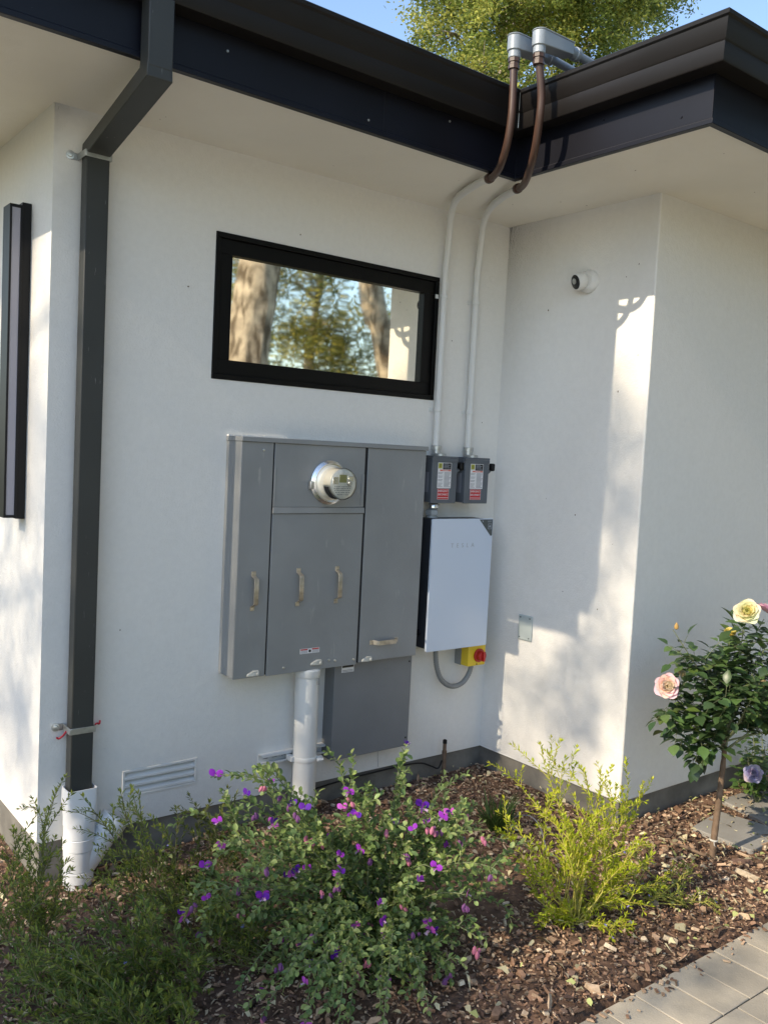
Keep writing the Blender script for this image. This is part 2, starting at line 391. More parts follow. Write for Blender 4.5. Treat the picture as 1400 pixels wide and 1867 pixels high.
for k in range(10):
    p = Vector((W-.0009, rnd.uniform(-.9, -.05), rnd.uniform(.0, 2.6))); r_ = rnd.uniform(.0015, .004)
    mb.face([p+Vector((0, math.cos(a)*r_, math.sin(a)*r_*rnd.uniform(.6, 2))) for a in (0, 1.2, 2.5, 3.8, 5)])
tag(mb.build('insect_specks', 'woodstem', house), kind='stuff')

# ---------------------------------------------------------------- downspout
ds = empty('downspout', (.137, -.06, .16), 'dark grey rectangular downspout running from the gutter down the left wall corner', 'downspout')
mb = MB(); mb.box(.094, .180, -.085, -.028, .145, 2.575); mb.build('pipe', 'downspout', ds, bevel=.004)
mb = MB(); mb.box(.052, .134, -.722, -.658, 2.672, 2.8875); mb.build('outlet', 'downspout', ds, bevel=.004)
mb = MB()
def rect(c, u, v_, a, b_): return [c+u*a+v_*b_, c-u*a+v_*b_, c-u*a-v_*b_, c+u*a-v_*b_]
X = Vector((1, 0, 0))
mb.rings([rect(Vector((.093, -.69, 2.700)), X, Vector((0, 1, 0)), .0405, .0315), rect(Vector((.093, -.690, 2.66)), X, Vector((0, .75, .5)).normalized(), .043, .036),
          rect(Vector((.137, -.06, 2.585)), X, Vector((0, .8, .6)).normalized(), .0435, .034), rect(Vector((.137, -.0565, 2.555)), X, Vector((0, 1, 0)), .0445, .0295)], sm=False)
mb.build('elbow', 'downspout', ds, bevel=.003)
for zz in (2.563, .402):
    mb = MB()
    mb.box(.090, .184, -.0895, -.0860, zz-.012, zz+.012); mb.box(.0865, .0905, -.0885, -.002, zz-.012, zz+.012); mb.box(.1835, .1875, -.0885, -.002, zz-.012, zz+.012)
    mb.box(.060, .0865, -.0045, -.0012, zz-.013, zz+.013)
    mb.box(.1875, .205, -.0045, -.0012, zz-.013, zz+.013)
    s_ = mb.build('strap', 'galv', ds, bevel=.001)
    mb = MB(); mb.lathe([(.016, 0), (.016, .005), (.010, .0055), (.009, .012), (.004, .013)], (.060, -.0045, zz+.002), (-.35, -1, 0), 16); mb.build('bolt', 'galv', s_)
mb = MB()
mb.tube(smooth_path([(.186, -.05, .40), (.200, -.03, .392), (.215, -.02, .40), (.228, -.015, .395), (.232, -.012, .408)]), .0035, 6)
mb.build('red_tie', 'redwire', ds); mb = MB(); mb.tube(smooth_path([(.086, -.05, .395), (.082, -.03, .375), (.070, -.02, .362), (.060, -.018, .366)]), .004, 6)
mb.build('red_tie', 'redwire', ds)

# white drain under it
dr = empty('drain_pipe', (.14, -.07, -.24), 'white plastic drain fitting with angled branch under the dark downspout', 'drain pipe')
mb = MB(); cx, cy = .140, -.068
def sq(cx, cy, z, a, b_, rr, n_=32):
    out = []
    for k in range(n_):
        t = 2*math.pi*k/n_; c_, s_ = math.cos(t), math.sin(t); p = 2/rr
        out.append((cx+a*math.copysign(abs(c_)**p, c_), cy+b_*math.copysign(abs(s_)**p, s_), z))
    return out
mb.rings([sq(cx-.003, cy, .175, .057, .044, 9), sq(cx-.003, cy, .12, .058, .045, 9), sq(cx, cy, .085, .060, .052, 4), sq(cx, cy, .062, .061, .060, 2.01), sq(cx, cy, .030, .061, .061, 2.01)], caps=False)
mb.rings([sq(cx-.003, cy, .175, .057, .044, 9), sq(cx-.003, cy, .175, .053, .040, 9), sq(cx-.003, cy, .10, .052, .039, 9)], caps=False)
mb.build('adapter', 'plastic', dr)
mb = MB()
for za, zb_, r_ in ((.030, -.020, .0585), (-.0215, -.068, .060), (-.0695, -.150, .0575), (-.1515, -.195, .0585), (-.1965, -.30, .055)):
    mb.lathe([(r_-.002, 0), (r_, .0015), (r_, za-zb_-.0015), (r_-.002, za-zb_)], (cx, cy, zb_), (0, 0, 1), 36)
mb.build('body', 'plastic', dr)
mb = MB(); a = Vector((cx+.02, cy, -.135)); d = Vector((1, 0, 1.25)).normalized()
mb.lathe([(.052, 0), (.052, .135), (.057, .137), (.057, .20), (.054, .203)], a, d, 36); mb.build('branch', 'plastic', dr)

# ---------------------------------------------------------------- wall light on side wall
wl = empty('wall_light', (0, .30, 1.19), 'tall slim black linear wall light with grey diffuser on the left side wall', 'wall light')
mb = MB(); mb.box(-.036, -.0012, .245, .33, 1.19, 2.42); mb.build('back_plate', 'blackplastic', wl, bevel=.002)
mb = MB(); mb.box(-.085, -.0765, .232, .325, 1.195, 2.405); mb.box(-.0445, -.0365, .232, .325, 1.195, 2.405)
mb.box(-.0765, -.0445, .232, .325, 1.195, 1.206); mb.box(-.0765, -.0445, .232, .325, 2.394, 2.405); mb.build('housing', 'blackplastic', wl, bevel=.001)
mb = MB(); mb.box(-.076, -.045, .236, .32, 1.2065, 2.3935); mb.build('diffuser', 'diffuser', wl)

# ---------------------------------------------------------------- main service panel
pn = empty('electrical_service_panel', (1.25, 0, .54), 'large grey electrical service panel with round meter and four pull handles', 'electrical panel')
px0, px1, pd, pz0, pz1 = .751, 1.754, -.1338, .5375, 1.5607
mb = MB(); mb.box(px0, px1, pd+.006, -.001, pz0+.002, pz1-.012); mb.build('cabinet', 'cabinet', pn, bevel=.002)
mb = MB(); mb.box(px0+.001, px1-.001, pd+.0045, pd+.0058, pz0+.004, pz1-.014); mb.build('seam', 'darkgap', pn)
mb = MB(); mb.box(px0-.004, px1+.006, pd-.010, -.0008, pz1-.018, pz1+.002)
mb.build('rain_cap', 'cabinet', pn, bevel=.0015)
def door(a, b_, z0, z1, name='door', y=pd):
    mb = MB(); mb.box(a, b_, y, y+.004, z0, z1); return mb.build(name, 'cabinet', pn, bevel=.0018)
d1 = door(px0-.0005, .9035, pz0, pz1-.0185)
d2 = door(.9105, 1.393, pz0-.003, 1.2395)
ms_ = door(.9105, 1.389, 1.2685, pz1-.0185, 'meter_panel')
d3 = door(1.405, px1, pz0+.004, pz1-.0185)
mb = MB(); mb.rings([[(x, pd, 1.268), (x, pd-.006, 1.2665), (x, pd-.009, 1.242), (x, pd+.003, 1.2398)] for x in (.909, 1.392)], sm=False); mb.build('ledge', 'cabinet', pn, bevel=.001)
# edge flanges on the meter section
mb = MB(); mb.box(1.372, 1.388, pd-.0035, pd-.0003, 1.272, 1.42); mb.build('flange', 'cabinet', ms_, bevel=.001); mb = MB(); mb.box(.9115, .921, pd-.003, pd-.0003, 1.272, 1.44); mb.build('flange', 'cabinet', ms_, bevel=.001)
def handle(c, vertical, par):
    L, wd, pr = .062, .0105, .030
    mb = MB(); path = [(-L-.022, 0), (-L-.004, 0), (-L+.006, -pr+.004), (-L+.012, -pr), (L-.012, -pr), (L-.006, -pr+.004), (L+.004, 0), (L+.022, 0)]
    def T(s_, y, wv): return (c[0]+wv, pd-.0035+y, c[1]+s_) if vertical else (c[0]+s_, pd-.0035+y, c[1]+wv)
    rings = []
    for s_, y in path: rings.append([T(s_, y, wd), T(s_, y, -wd), T(s_, y+.0028, -wd), T(s_, y+.0028, wd)])
    mb.rings(rings, sm=False)
    for sg in (-1, 1):
        for ww in (-.004, .004):
            q = T(sg*(L+.014), 0, ww); mb.lathe([(.0028, 0), (.0024, .002), (.001, .0028)], q, (0, -1, 0), 8)
    return mb.build('handle', 'handle', par, bevel=.0008)
handle((.829, .911), True, d1); handle((1.054, .916), True, d2); handle((1.2595, .916), True, d2); handle((1.549, .631), False, d3)
for x, z in ((.998, .562), (1.272, .566), (1.376, .560), (.855, 1.56-.05), (1.236, .572)): mb = MB(); mb.lathe([(.0065, 0), (.0055, .004), (.002, .0055)], (x, pd, z), (0, -1, 0), 10); mb.build('bolt', 'galv', pn)
for x, z, par in ((.845, .556, d1), (1.168, .570, d2), (1.452, .556, d3)):
    mb = MB(); mb.rings([[(x-.030, pd-.001, z-.012), (x-.030, pd-.006, z-.011), (x-.028, pd-.006, z-.004), (x-.028, pd-.001, z-.002)],
                        [(x, pd-.001, z-.012), (x, pd-.013, z-.012), (x, pd-.012, z+.010), (x, pd-.001, z+.012)],
                        [(x+.028, pd-.001, z-.012), (x+.028, pd-.010, z-.011), (x+.026, pd-.009, z+.008), (x+.026, pd-.001, z+.010)]], sm=False)
    mb.lathe([(.008, 0), (.007, .006), (.003, .008)], (x+.017, pd-.010, z-.004), (0, -1, 0), 10)
    mb.build('latch', 'putty', par, bevel=.001)
# danger label
mb = MB(); mb.box(1.080, 1.183, pd-.0010, pd-.0002, .614, .6365); lb = mb.build('warning_label', 'white', d2)
for a in (1.083, 1.143): mb = MB(); mb.box(a, a+.037, pd-.0016, pd-.0011, .6295, .6350); mb.build('red_band', 'red', lb)
mb = MB(); 
for a in (1.083, 1.143):
    for k in range(3): mb.box(a, a+.037, pd-.0016, pd-.0011, .617+.0042*k, .6185+.0042*k)
mb.build('small_print', 'ink', lb)
mb = MB(); mb.lathe([(.007, 0), (.007, .0005)], (1.1315, pd-.0011, .6245), (0, -1, 0), 7); mb.build('hand_symbol', 'inkblack', lb)
# caulk / torn stucco edge over the cabinet
mb = MB()
for k in range(46):
    x = px0+(px1-px0)*k/45; hh = .004+.007*abs(noise.noise(Vector((x*9, 0, 2)))); ll = .024
    mb.box(x-.001, x+ll, -.012-.016*abs(noise.noise(Vector((x*7, 3, 0)))), -.0008-.0004*(k % 2), pz1+.0021+.0003*(k % 3), pz1+.003+hh)
mb.build('caulk', 'stucco', pn)
# meter
mt = empty('electricity_meter', (1.192, pd, 1.379), 'round glass fronted electricity meter with silver ring on the grey panel', 'electricity meter')
mc = Vector((1.192, pd, 1.379)); AX = (0, -1, 0)
mb = MB(); mb.lathe([(.078, .0005), (.096, .0005), (.098, .008), (.092, .012), (.094, .018), (.086, .024), (.080, .022)], mc, AX, 48); ring = mb.build('ring', 'chrome', mt)
mb = MB(); mb.box(mc.x-.108, mc.x-.088, pd-.022, pd-.002, mc.z-.030, mc.z+.004); mb.build('ring_clasp', 'galv', ring, bevel=.003)
mb = MB(); mb.lathe([(.0795, .0225), (.077, .026), (.0705, .030), (.0675, .108), (.0665, .110)], mc, AX, 48); mb.build('body', 'meterbody', mt)
mb = MB(); mb.lathe([(.0662, .1101), (.0662, .1115), (.0625, .113)], mc, AX, 48); fc = mb.build('dial_face', 'meterface', mt)
yf = pd-.1135
mb = MB(); mb.box(mc.x-.021, mc.x+.017, yf-.0012, yf, mc.z+.006, mc.z+.040); mb.build('display', 'lcd', fc)
mb = MB(); mb.box(mc.x-.056, mc.x-.027, yf-.002, yf, mc.z-.001, mc.z+.030); mb.build('reflector_plate', 'chrome', fc, bevel=.001); mb = MB(); mb.box(mc.x+.025, mc.x+.052, yf-.002, yf, mc.z+.012, mc.z+.034); mb.build('reflector_plate', 'chrome', fc, bevel=.001)
mb = MB()
r2 = random.Random(3)
for k, (zz, hw) in enumerate(((-.012, .046), (-.020, .048), (-.028, .045), (-.038, .040), (-.047, .030))):
    x = -hw
    while x < hw-.004:
        ww = r2.uniform(.003, .010); mb.box(mc.x+x, mc.x+min(hw, x+ww), yf-.0009, yf, mc.z+zz-.0014, mc.z+zz+.0014); x += ww+r2.uniform(.002, .006)
mb.build('dial_print', 'ink', fc)
mb = MB(); mb.lathe([(.011, 0), (.011, .010), (.009, .013), (.004, .013)], (mc.x+.030, yf, mc.z+.003), AX, 16); mb.build('optical_port', 'galv', fc)
mb = MB(); mb.lathe([(.0690, .030), (.0700, .112), (.066, .122), (.050, .1235)], mc, AX, 48); mb.build('glass_cover', 'clear', mt)
mb = MB(); mb.lathe([(.0716, .062), (.0718, .078)], mc, AX, 48)
arc = []
for k in range(13):
    t = R(180+12+k*5); arc.append(t)
mb2 = MB(); mb2.rings([[(mc.x+.0718*math.cos(t), pd-.070, mc.z+.0718*math.sin(t)), (mc.x+.0718*math.cos(t), pd-.100, mc.z+.0718*math.sin(t)), (mc.x+.0695*math.cos(t), pd-.100, mc.z+.0695*math.sin(t)), (mc.x+.0695*math.cos(t), pd-.070, mc.z+.0695*math.sin(t))] for t in arc], sm=True)
mb2.build('side_slot', 'darkgap', mt)

# ---------------------------------------------------------------- lower sub-panel
sp = empty('subpanel', (1.54, 0, .074), 'plain grey metal subpanel box below the large service panel', 'electrical box')
mb = MB(); mb.box(1.3115, 1.7715, -.0795, -.001, .0745, .545); mb.build('case', 'cabinet2', sp, bevel=.002)
mb = MB(); mb.box(1.309, 1.774, -.0835, -.0797, .072, .530); cv = mb.build('cover', 'cabinet2', sp, bevel=.0015)
for x, z in ((1.325, .092), (1.758, .115), (1.758, .50)): mb = MB(); mb.lathe([(.005, 0), (.004, .0025)], (x, -.0835, z), AX, 10); mb.build('screw', 'inkblack', cv)
mb = MB(); mb.box(1.348, 1.418, -.0850, -.0837, .488, .529); lb = mb.build('rating_label', 'white', cv)
mb = MB(); mb.box(1.351, 1.415, -.0856, -.0851, .511, .527); mb.build('dark_band', 'inkblack', lb)
mb = MB(); 
for k in range(2): mb.box(1.353, 1.413, -.0856, -.0851, .491+.006*k, .4935+.006*k)
mb.build('small_print', 'ink', lb)

# white pipe below the panel with strut and clamp
wp = empty('conduit_riser', (1.17, -.09, -.2), 'thick white painted conduit riser dropping from the service panel into the soil', 'pipe')
mb = MB(); mb.tube([(1.165, -.09, -.25), (1.152, -.09, .5365)], .0535, 32); mb.build('pipe', 'paintpipe', wp)
mb = MB(); mb.lathe([(.058, 0), (.060, .004), (.060, .030), (.055, .034)], (1.1525, -.09, .500), (0, 0, 1), 32); cp = mb.build('coupling', 'paintpipe', wp)
mb = MB(); mb.box(.5, .5, 0, 0, 0, 0) if False else None
mb.tube([(1.175, -.1500, .498), (1.176, -.1497, .468)], .006, 8, sy=.4); mb.build('paint_scuff', 'cabinet', wp)
mb = MB(); mb.lathe([(.0555, 0), (.0562, .001), (.0562, .022), (.0555, .023)], (1.1598, -.09, .108), (0, 0, 1), 32)
mb.box(1.197, 1.225, -.138, -.126, .108, .130); mb.lathe([(.008, 0), (.008, .03)], (1.190, -.146, .119), (1, -.2, 0), 8); mb.box(1.09, 1.112, -.09, -.04, .108, .130)
mb.build('clamp', 'paintpipe', wp, bevel=.001)
st = empty('strut_channel', (1.13, 0, .12), 'short slotted white strut channel on the wall behind the white riser', 'bracket')
mb = MB()
for a, b_ in ((.968, 1.309),):
    mb.box(a, b_, -.0032, -.0008, .098, .1395); mb.box(a, b_, -.034, -.0034, .1375, .1400); mb.box(a, b_, -.034, -.0034, .0975, .1000)
    mb.box(a, b_, -.036, -.034, .1300, .1401); mb.box(a, b_, -.036, -.034, .0974, .1070)
mb.build('channel', 'paintpipe', st)
for k in range(5): mb = MB(); mb.tube([(.992+k*.048, -.0036, .1187), (1.014+k*.048, -.0036, .1187)], .0055, 8, sx=1); mb.build('slot', 'ink', st)

# ---------------------------------------------------------------- safety switches
def switch(x0, label):
    t = empty('safety_switch', (x0+.085, 0, 1.288), label, 'electrical switch', 'grey safety switches side by side')
    x1 = x0+.166; z0, z1 = 1.288, 1.521
    mb = MB(); mb.box(x0+.002, x1-.004, -.112, -.004, z0+.003, z1-.010); case = mb.build('case', 'boxgrey', t, bevel=.002)
    mb = MB(); mb.box(x0, x1-.002, -.1215, -.1125, z0, z1-.022); cv = mb.build('cover', 'boxgrey', t, bevel=.002)
    mb = MB(); mb.box(x0-.001, x1, -.125, -.006, z1-.0095, z1); mb.box(x0-.001, x1, -.125, -.1218, z1-.028, z1-.0097); mb.build('rain_hood', 'boxgrey', t, bevel=.0015)
    yy = -.1218
    def bx(name, a, b_, c, d, mm, par, dy=0, th=.0006):
        mb = MB(); mb.box(x0+a, x0+b_, yy-dy-th, yy-dy, c, d); return mb.build(name, mm, par)
    lab = bx('instruction_label', .036, .125, 1.363, 1.489, 'white', cv)
    s1 = bx('square_mark', .039, .063, 1.460, 1.486, 'yellowlogo', lab, .0007)
    mb = MB()
    for (a, b_, c, d) in ((.045, .057, 1.478, 1.480), (.045, .057, 1.466, 1.468), (.045, .047, 1.468, 1.478), (.055, .057, 1.468, 1.478), (.0495, .0525, 1.4715, 1.4745)): mb.box(x0+a, x0+b_, yy-.0018, yy-.0014, c, d)
    mb.build('mark_outline', 'inkblack', lab)
    bx('title_block', .068, .122, 1.456, 1.487, 'inkblack', lab, .0007)
    mb = MB()
    for k in range(4): mb.box(x0+.073, x0+.073+(.028, .04, .034, .042)[k], yy-.0018, yy-.0014, 1.4825-.0065*k, 1.4845-.0065*k)
    mb.build('title_print', 'letter', lab)
    bx('warning_band', .050, .122, 1.447, 1.4545, 'orange', lab, .0007)
    text('warning_text', 'WARNING', .0078, (x0+.086, yy-.0017, 1.4508), 'white', lab, ext=.0001)
    mb = MB()
    for k in range(13):
        zz = 1.441-.0058*k
        if k % 3 != 2 or k > 9: mb.box(x0+.039, x0+.039+.030-(k % 3)*.004, yy-.0014, yy-.0009, zz-.0019, zz)
        mb.box(x0+.079, x0+.121-(k % 4)*.003, yy-.0014, yy-.0009, zz-.0024, zz)
    mb.build('small_print', 'ink', lab)
    rd = bx('red_label', .040, .115, 1.307, 1.360, 'red', cv)
    mb = MB()
    for (a, b_, c, d) in ((.0405, .1145, 1.3585, 1.3595), (.0405, .1145, 1.3075, 1.3085), (.0405, .0415, 1.3085, 1.3585), (.1135, .1145, 1.3085, 1.3585), (.043, .112, 1.3150, 1.3172)): mb.box(x0+a, x0+b_, yy-.0014, yy-.0009, c, d)
    mb.build('label_border', 'white', rd)
    text('emergency_text', 'EMERGENCY', .0135, (x0+.0775, yy-.0012, 1.3485), 'white', rd, ext=.0003, sx=.90)
    text('disconnect_text', 'DISCONNECT', .0135, (x0+.0775, yy-.0012, 1.3315), 'white', rd, ext=.0003, sx=.82)
    # hub on top, side lever and padlock loop
    mb = MB(); mb.lathe([(.030, 0), (.030, .010), (.026, .013)], (x0+.105, -.055, z1), (0, 0, 1), 24); mb.lathe([(.024, 0), (.026, .003), (.026, .010), (.0225, .011), (.0225, .030), (.0265, .031), (.0265, .050), (.023, .052)], (x0+.088+.012, -.030, z1), (0, 0, 1), 24)
    mb.build('hub', 'galv', t)
    mb = MB(); mb.rings([[(x1-.004, -.075, z) for z in (1.405, 1.435)]+[(x1-.004, -.062, z) for z in (1.435, 1.405)], [(x1+.018, -.090, z) for z in (1.430, 1.452)]+[(x1+.018, -.080, z) for z in (1.452, 1.430)], [(x1+.044, -.100, z) for z in (1.458, 1.474)]+[(x1+.044, -.090, z) for z in (1.474, 1.458)]], sm=False)
    lv = mb.build('lever', 'boxgrey', t, bevel=.002)
    mb = MB(); mb.box(x1+.030, x1+.056, -.112, -.084, 1.455, 1.495); mb.build('lever_grip', 'blackplastic', lv, bevel=.008, seg=4)
    mb = MB(); mb.tube([(x1-.006, -.08, 1.380), (x1+.010, -.08, 1.383), (x1+.019, -.08, 1.375), (x1+.019, -.08, 1.364), (x1+.010, -.08, 1.358), (x1-.006, -.08, 1.360)], .0035, 8); mb.build('padlock_loop', 'blackplastic', t)
    mb = MB(); mb.box(x0-.0005, x0+.0018, -.095, -.040, 1.34, 1.44); mb.build('side_label', 'ink', t)
    return t
switch(1.8075, 'grey safety switch with red emergency label, next to the large service panel')
switch(2.0265, 'grey safety switch with red emergency label and black lever, nearer the inside corner')

# fitting between switch and gateway
ft = empty('conduit_fitting', (1.87, -.06, 1.215), 'short round metal conduit fitting between left safety switch and white battery gateway', 'pipe fitting')
mb = MB(); mb.lathe([(.030, 0), (.030, .008), (.024, .010), (.024, .030)], (1.860, -.075, 1.2135), (0, 0, 1), 24)
mb.lathe([(.034, 0), (.034, .022), (.029, .026)], (1.860, -.075, 1.2285), (0, 0, 1), 6, sm=False); mb.build('locknut', 'greyconduit', ft)
mb = MB(); mb.lathe([(.022, 0), (.027, .006), (.027, .022), (.022, .030)], (1.866, -.075, 1.2565), (0, 0, 1), 24); mb.build('nipple', 'chrome', ft)

# ---------------------------------------------------------------- gateway
gw = empty('battery_gateway', (2.01, 0, .553), 'white glass fronted home battery gateway with dark sides beside the service panel', 'battery gateway')
gx0, gx1, gz0, gz1 = 1.806, 2.216, .5526, 1.2126
mb = MB(); mb.box(gx0+.006, gx1-.012, -.134, -.002, gz0+.012, gz1-.004); cs = mb.build('casing', 'darkside', gw, bevel=.004)
mb = MB(); mb.lathe([(.018, 0), (.016, .008)], (gx0+.006, -.075, .64), (-1, 0, 0), 16); mb.build('side_plug', 'blackplastic', cs)
mb = MB()
pts = []
for (cx_, cz_, a0) in ((gx0+.007, gz0+.007, 180), (gx1-.007, gz0+.007, 270), (gx1-.007, gz1-.007, 0), (gx0+.007, gz1-.007, 90)):
    for k in range(5): t = R(a0+k*22.5); pts.append((cx_+.007*math.cos(t), cz_+.007*math.sin(t)))
mb.rings([[(x, -.1365, z) for x, z in pts], [(x, -.150, z) for x, z in pts]], sm=False); fr = mb.build('front', 'glasswhite', gw, bevel=.0015)
mb = MB(); mb.rings([[(gx1-.098, y, gz1-.004), (gx1-.004, y, gz1-.004), (gx1-.004, y, gz1-.086), (gx1-.014, y, gz1-.090)] for y in (-.1501, -.1508)], sm=False); bd = mb.build('corner_badge', 'badge', fr)
mb = MB(); mb.face([(gx1-.080, -.1512, gz1-.010), (gx1-.071, -.1512, gz1-.010), (gx1-.071, -.1512, gz1-.020)])
for (a, b_, c, d) in ((-.040, -.010, -.0135, -.0115), (-.040, -.014, -.018, -.0165)): mb.box(gx1+a, gx1+b_, -.1513, -.1509, gz1+c, gz1+d)
s0, s1_, t0, t1 = gx1-.035, gx1-.011, gz1-.054, gz1-.026
for (a, b_, c, d) in ((s0, s1_, t1-.002, t1), (s0, s1_, t0, t0+.002), (s0, s0+.002, t0+.002, t1-.002), (s1_-.002, s1_, t0+.002, t1-.002)): mb.box(a, b_, -.1513, -.1509, c, d)
mb.lathe([(.0065, 0), (.0065, .0004)], ((s0+s1_)/2, -.1509, (t0+t1)/2), AX, 6)
mb.build('badge_print', 'letter', bd)
text('maker_lettering', 'TESLA', .031, ((gx0+gx1)/2+.0, -.1503, 1.078), 'letter', fr, ext=.0003, space=2.2)

# yellow rotary isolator
ys = empty('rotary_isolator', (2.2, -.06, .43), 'small yellow isolator box with red rotary knob under the white battery gateway', 'isolator switch')
mb = MB(); mb.box(2.135, 2.262, -.050, -.003, .433, .545); mb.build('base', 'cabinet', ys, bevel=.003)
mb = MB(); mb.box(2.137, 2.260, -.105, -.0505, .435, .5445); yc = mb.build('cover', 'yellow', ys, bevel=.003)
kc = Vector((2.212, -.105, .489))
mb = MB(); mb.lathe([(.036, 0), (.036, .008), (.028, .010), (.026, .030), (.022, .033)], kc, AX, 28); mb.box(kc.x-.007, kc.x+.007, kc.y-.045, kc.y-.0335, kc.z-.025, kc.z+.025); mb.build('knob', 'redknob', ys, bevel=.001)
mb = MB(); mb.lathe([(.004, 0), (.003, .002)], (2.2, -.105, .443), AX, 8); mb.build('screw', 'inkblack', yc)
fx = empty('flexible_conduit', (2.1, -.06, .33), 'grey flexible conduit looping between the white battery gateway and yellow isolator', 'conduit')
pts = smooth_path([(1.945, -.062, .560), (1.950, -.062, .50), (1.962, -.062, .44), (1.992, -.062, .380), (2.040, -.062, .342), (2.092, -.062, .328), (2.150, -.062, .342), (2.190, -.062, .385), (2.205, -.062, .434)], 10)
rr_ = [.0125+(.0012 if i % 2 else 0) for i in range(len(pts))]
mb = MB(); mb.tube(pts, rr_, 14); mb.build('hose', 'flex', fx)

# ---------------------------------------------------------------- roof conduits
def conduit(pw, pb, lb, label_w, label_b):
    t = empty('wall_conduit', pw[0], label_w, 'conduit', 'white conduits rising up the wall')
    path = smooth_path(pw, 8); mb = MB(); mb.tube(path, .0165, 18); p_ = mb.build('pipe', 'paintpipe', t)
    for zc in (2.30, 1.74):
        x = pw[0][0]; mb = MB(); mb.lathe([(.0185, 0), (.0195, .002), (.0195, .018), (.0185, .02)], (x, pw[0][1], zc), (0, 0, 1), 18)
        mb.box(x-.032, x-.015, -.0075, -.001, zc, zc+.02); mb.build('clip', 'paintpipe', t, bevel=.001)
    u = empty('roof_conduit', pb[0], label_b, 'conduit', 'brown conduits bent around the gutter corner')
    path = smooth_path(pb, 8); mb = MB(); mb.tube(path, .0155, 18); mb.build('pipe', 'brown', u)
    d0 = (Vector(pb[1])-Vector(pb[0])).normalized()
    mb = MB(); mb.lathe([(.0195, -.004), (.0215, 0), (.0215, .022), (.0185, .026)], pb[0], d0, 18); mb.build('coupling', 'brown', u)
    top = Vector(pb[-1])
    mb = MB(); mb.lathe([(.0175, -.030), (.0225, -.028), (.0225, -.014), (.0200, -.012), (.0200, -.004), (.0235, -.002), (.0235, .012)], top, (0, 0, 1), 8, sm=False); mb.build('nut', 'brown', u)
    mb = MB(); mb.lathe([(.0245, .0125), (.0245, .040), (.022, .043)], top, (0, 0, 1), 22); 
    z = top.z+.040; zh = z+.062; x = top.x; y = top.y; L = lb
    prof = []
    for k in range(13): a = R(90+180*k/12); prof.append((x+.030*math.cos(a), y+.030*math.sin(a)))
    prof += [(x+L-.01, y-.030), (x+L, y-.022), (x+L, y+.022), (x+L-.01, y+.030)]
    mb.rings([[(a, b_, z+(.0 if a < x+.03 else .012)) for a, b_ in prof], [(a, b_, zh-.006) for a, b_ in prof]], sm=False)
    prof2 = [((a-x-L/2)*1.012+x+L/2, (b_-y)*1.05+y) for a, b_ in prof]
    mb.rings([[(a, b_, zh-.0058) for a, b_ in prof2], [(a, b_, zh) for a, b_ in prof2]], sm=False)
    mb.build('elbow_body', 'greyconduit', u, bevel=.003)
    mb = MB(); zz = z+.035
    mb.lathe([(.024, 0), (.024, .026), (.027, .028), (.027, .045), (.020, .047)], (x+L, y, zz), (1, 0, 0), 20)
    mb.tube([(x+L+.04, y, zz), (x+L+.6, y+.02, zz-.02), (x+L+1.4, y+.05, zz-.04)], .0165, 16)
    mb.build('roof_run', 'greyconduit', u)
    return t
conduit([(1.9025, -.03, 1.572), (1.9025, -.03, 1.9), (1.9025, -.03, 2.2), (1.903, -.03, 2.42), (1.902, -.040, 2.53), (1.880, -.072, 2.625), (1.835, -.130, 2.688), (1.760, -.250, 2.717), (1.68, -.44, 2.716), (1.630, -.575, 2.708), (1.615, -.615, 2.702)],
        [(1.622, -.598, 2.704), (1.600, -.650, 2.700), (1.558, -.730, 2.715), (1.530, -.790, 2.780), (1.520, -.815, 2.87), (1.517, -.82, 2.97), (1.513, -.82, 3.085)], .165,
        'white wall conduit above the left safety switch, nearer the window', 'brown conduit bent round the gutter with grey elbow, left of the pair')
conduit([(2.121, -.03, 1.572), (2.121, -.03, 1.9), (2.121, -.03, 2.2), (2.120, -.03, 2.42), (2.118, -.040, 2.53), (2.096, -.072, 2.625), (2.050, -.130, 2.688), (1.970, -.255, 2.715), (1.880, -.430, 2.715), (1.805, -.590, 2.702), (1.795, -.612, 2.700)],
        [(1.802, -.590, 2.702), (1.765, -.660, 2.694), (1.69, -.760, 2.700), (1.625, -.850, 2.755), (1.590, -.900, 2.85), (1.578, -.915, 2.95), (1.552, -.915, 3.085)], .175,
        'white wall conduit above the right safety switch, nearer the inside corner', 'brown conduit bent round the gutter with taller grey elbow, right of the pair')

# ---------------------------------------------------------------- security camera, cover plate
sc = empty('security_camera', (W, -.535, 2.40), 'small white dome security camera high on the return wall', 'security camera')
c0 = Vector((W-.001, -.560, 2.392))
mb = MB(); mb.lathe([(.055, 0), (.055, .016), (.050, .024), (.040, .034)], c0, (-1, 0, 0), 32); mb.build('base', 'camwhite', sc)
dv = Vector((-.82, -.02, -.30)); dv = Vector((-.9, .28, -.28)).normalized(); bc = c0+Vector((-.048, .014, -.002))
mb = MB(); mb.lathe([(.012, -.036), (.030, -.026), (.040, -.008), (.042, .006), (.0405, .020), (.0365, .030), (.034, .0305)], bc, dv, 32); mb.build('eyeball', 'camwhite', sc)
mb = MB(); mb.lathe([(.034, .0306), (.034, .0325), (.030, .034)], bc, dv, 28); ln = mb.build('lens_cover', 'lens', sc)
mb = MB(); mb.lathe([(.014, .0341), (.014, .037), (.010, .0375)], bc+Vector((0, .004, .004)), dv, 20); mb.build('lens', 'galv', ln)
cp = empty('cover_plate', (W, -.285, .655), 'small blank grey cover plate low on the return wall', 'cover plate')
mb = MB(); mb.box(W-.010, W-.001, -.333, -.238, .591, .722); pl = mb.build('plate', mat('plate_paint', (.42, .47, .46), .45, var=.06), cp, bevel=.006, seg=4)
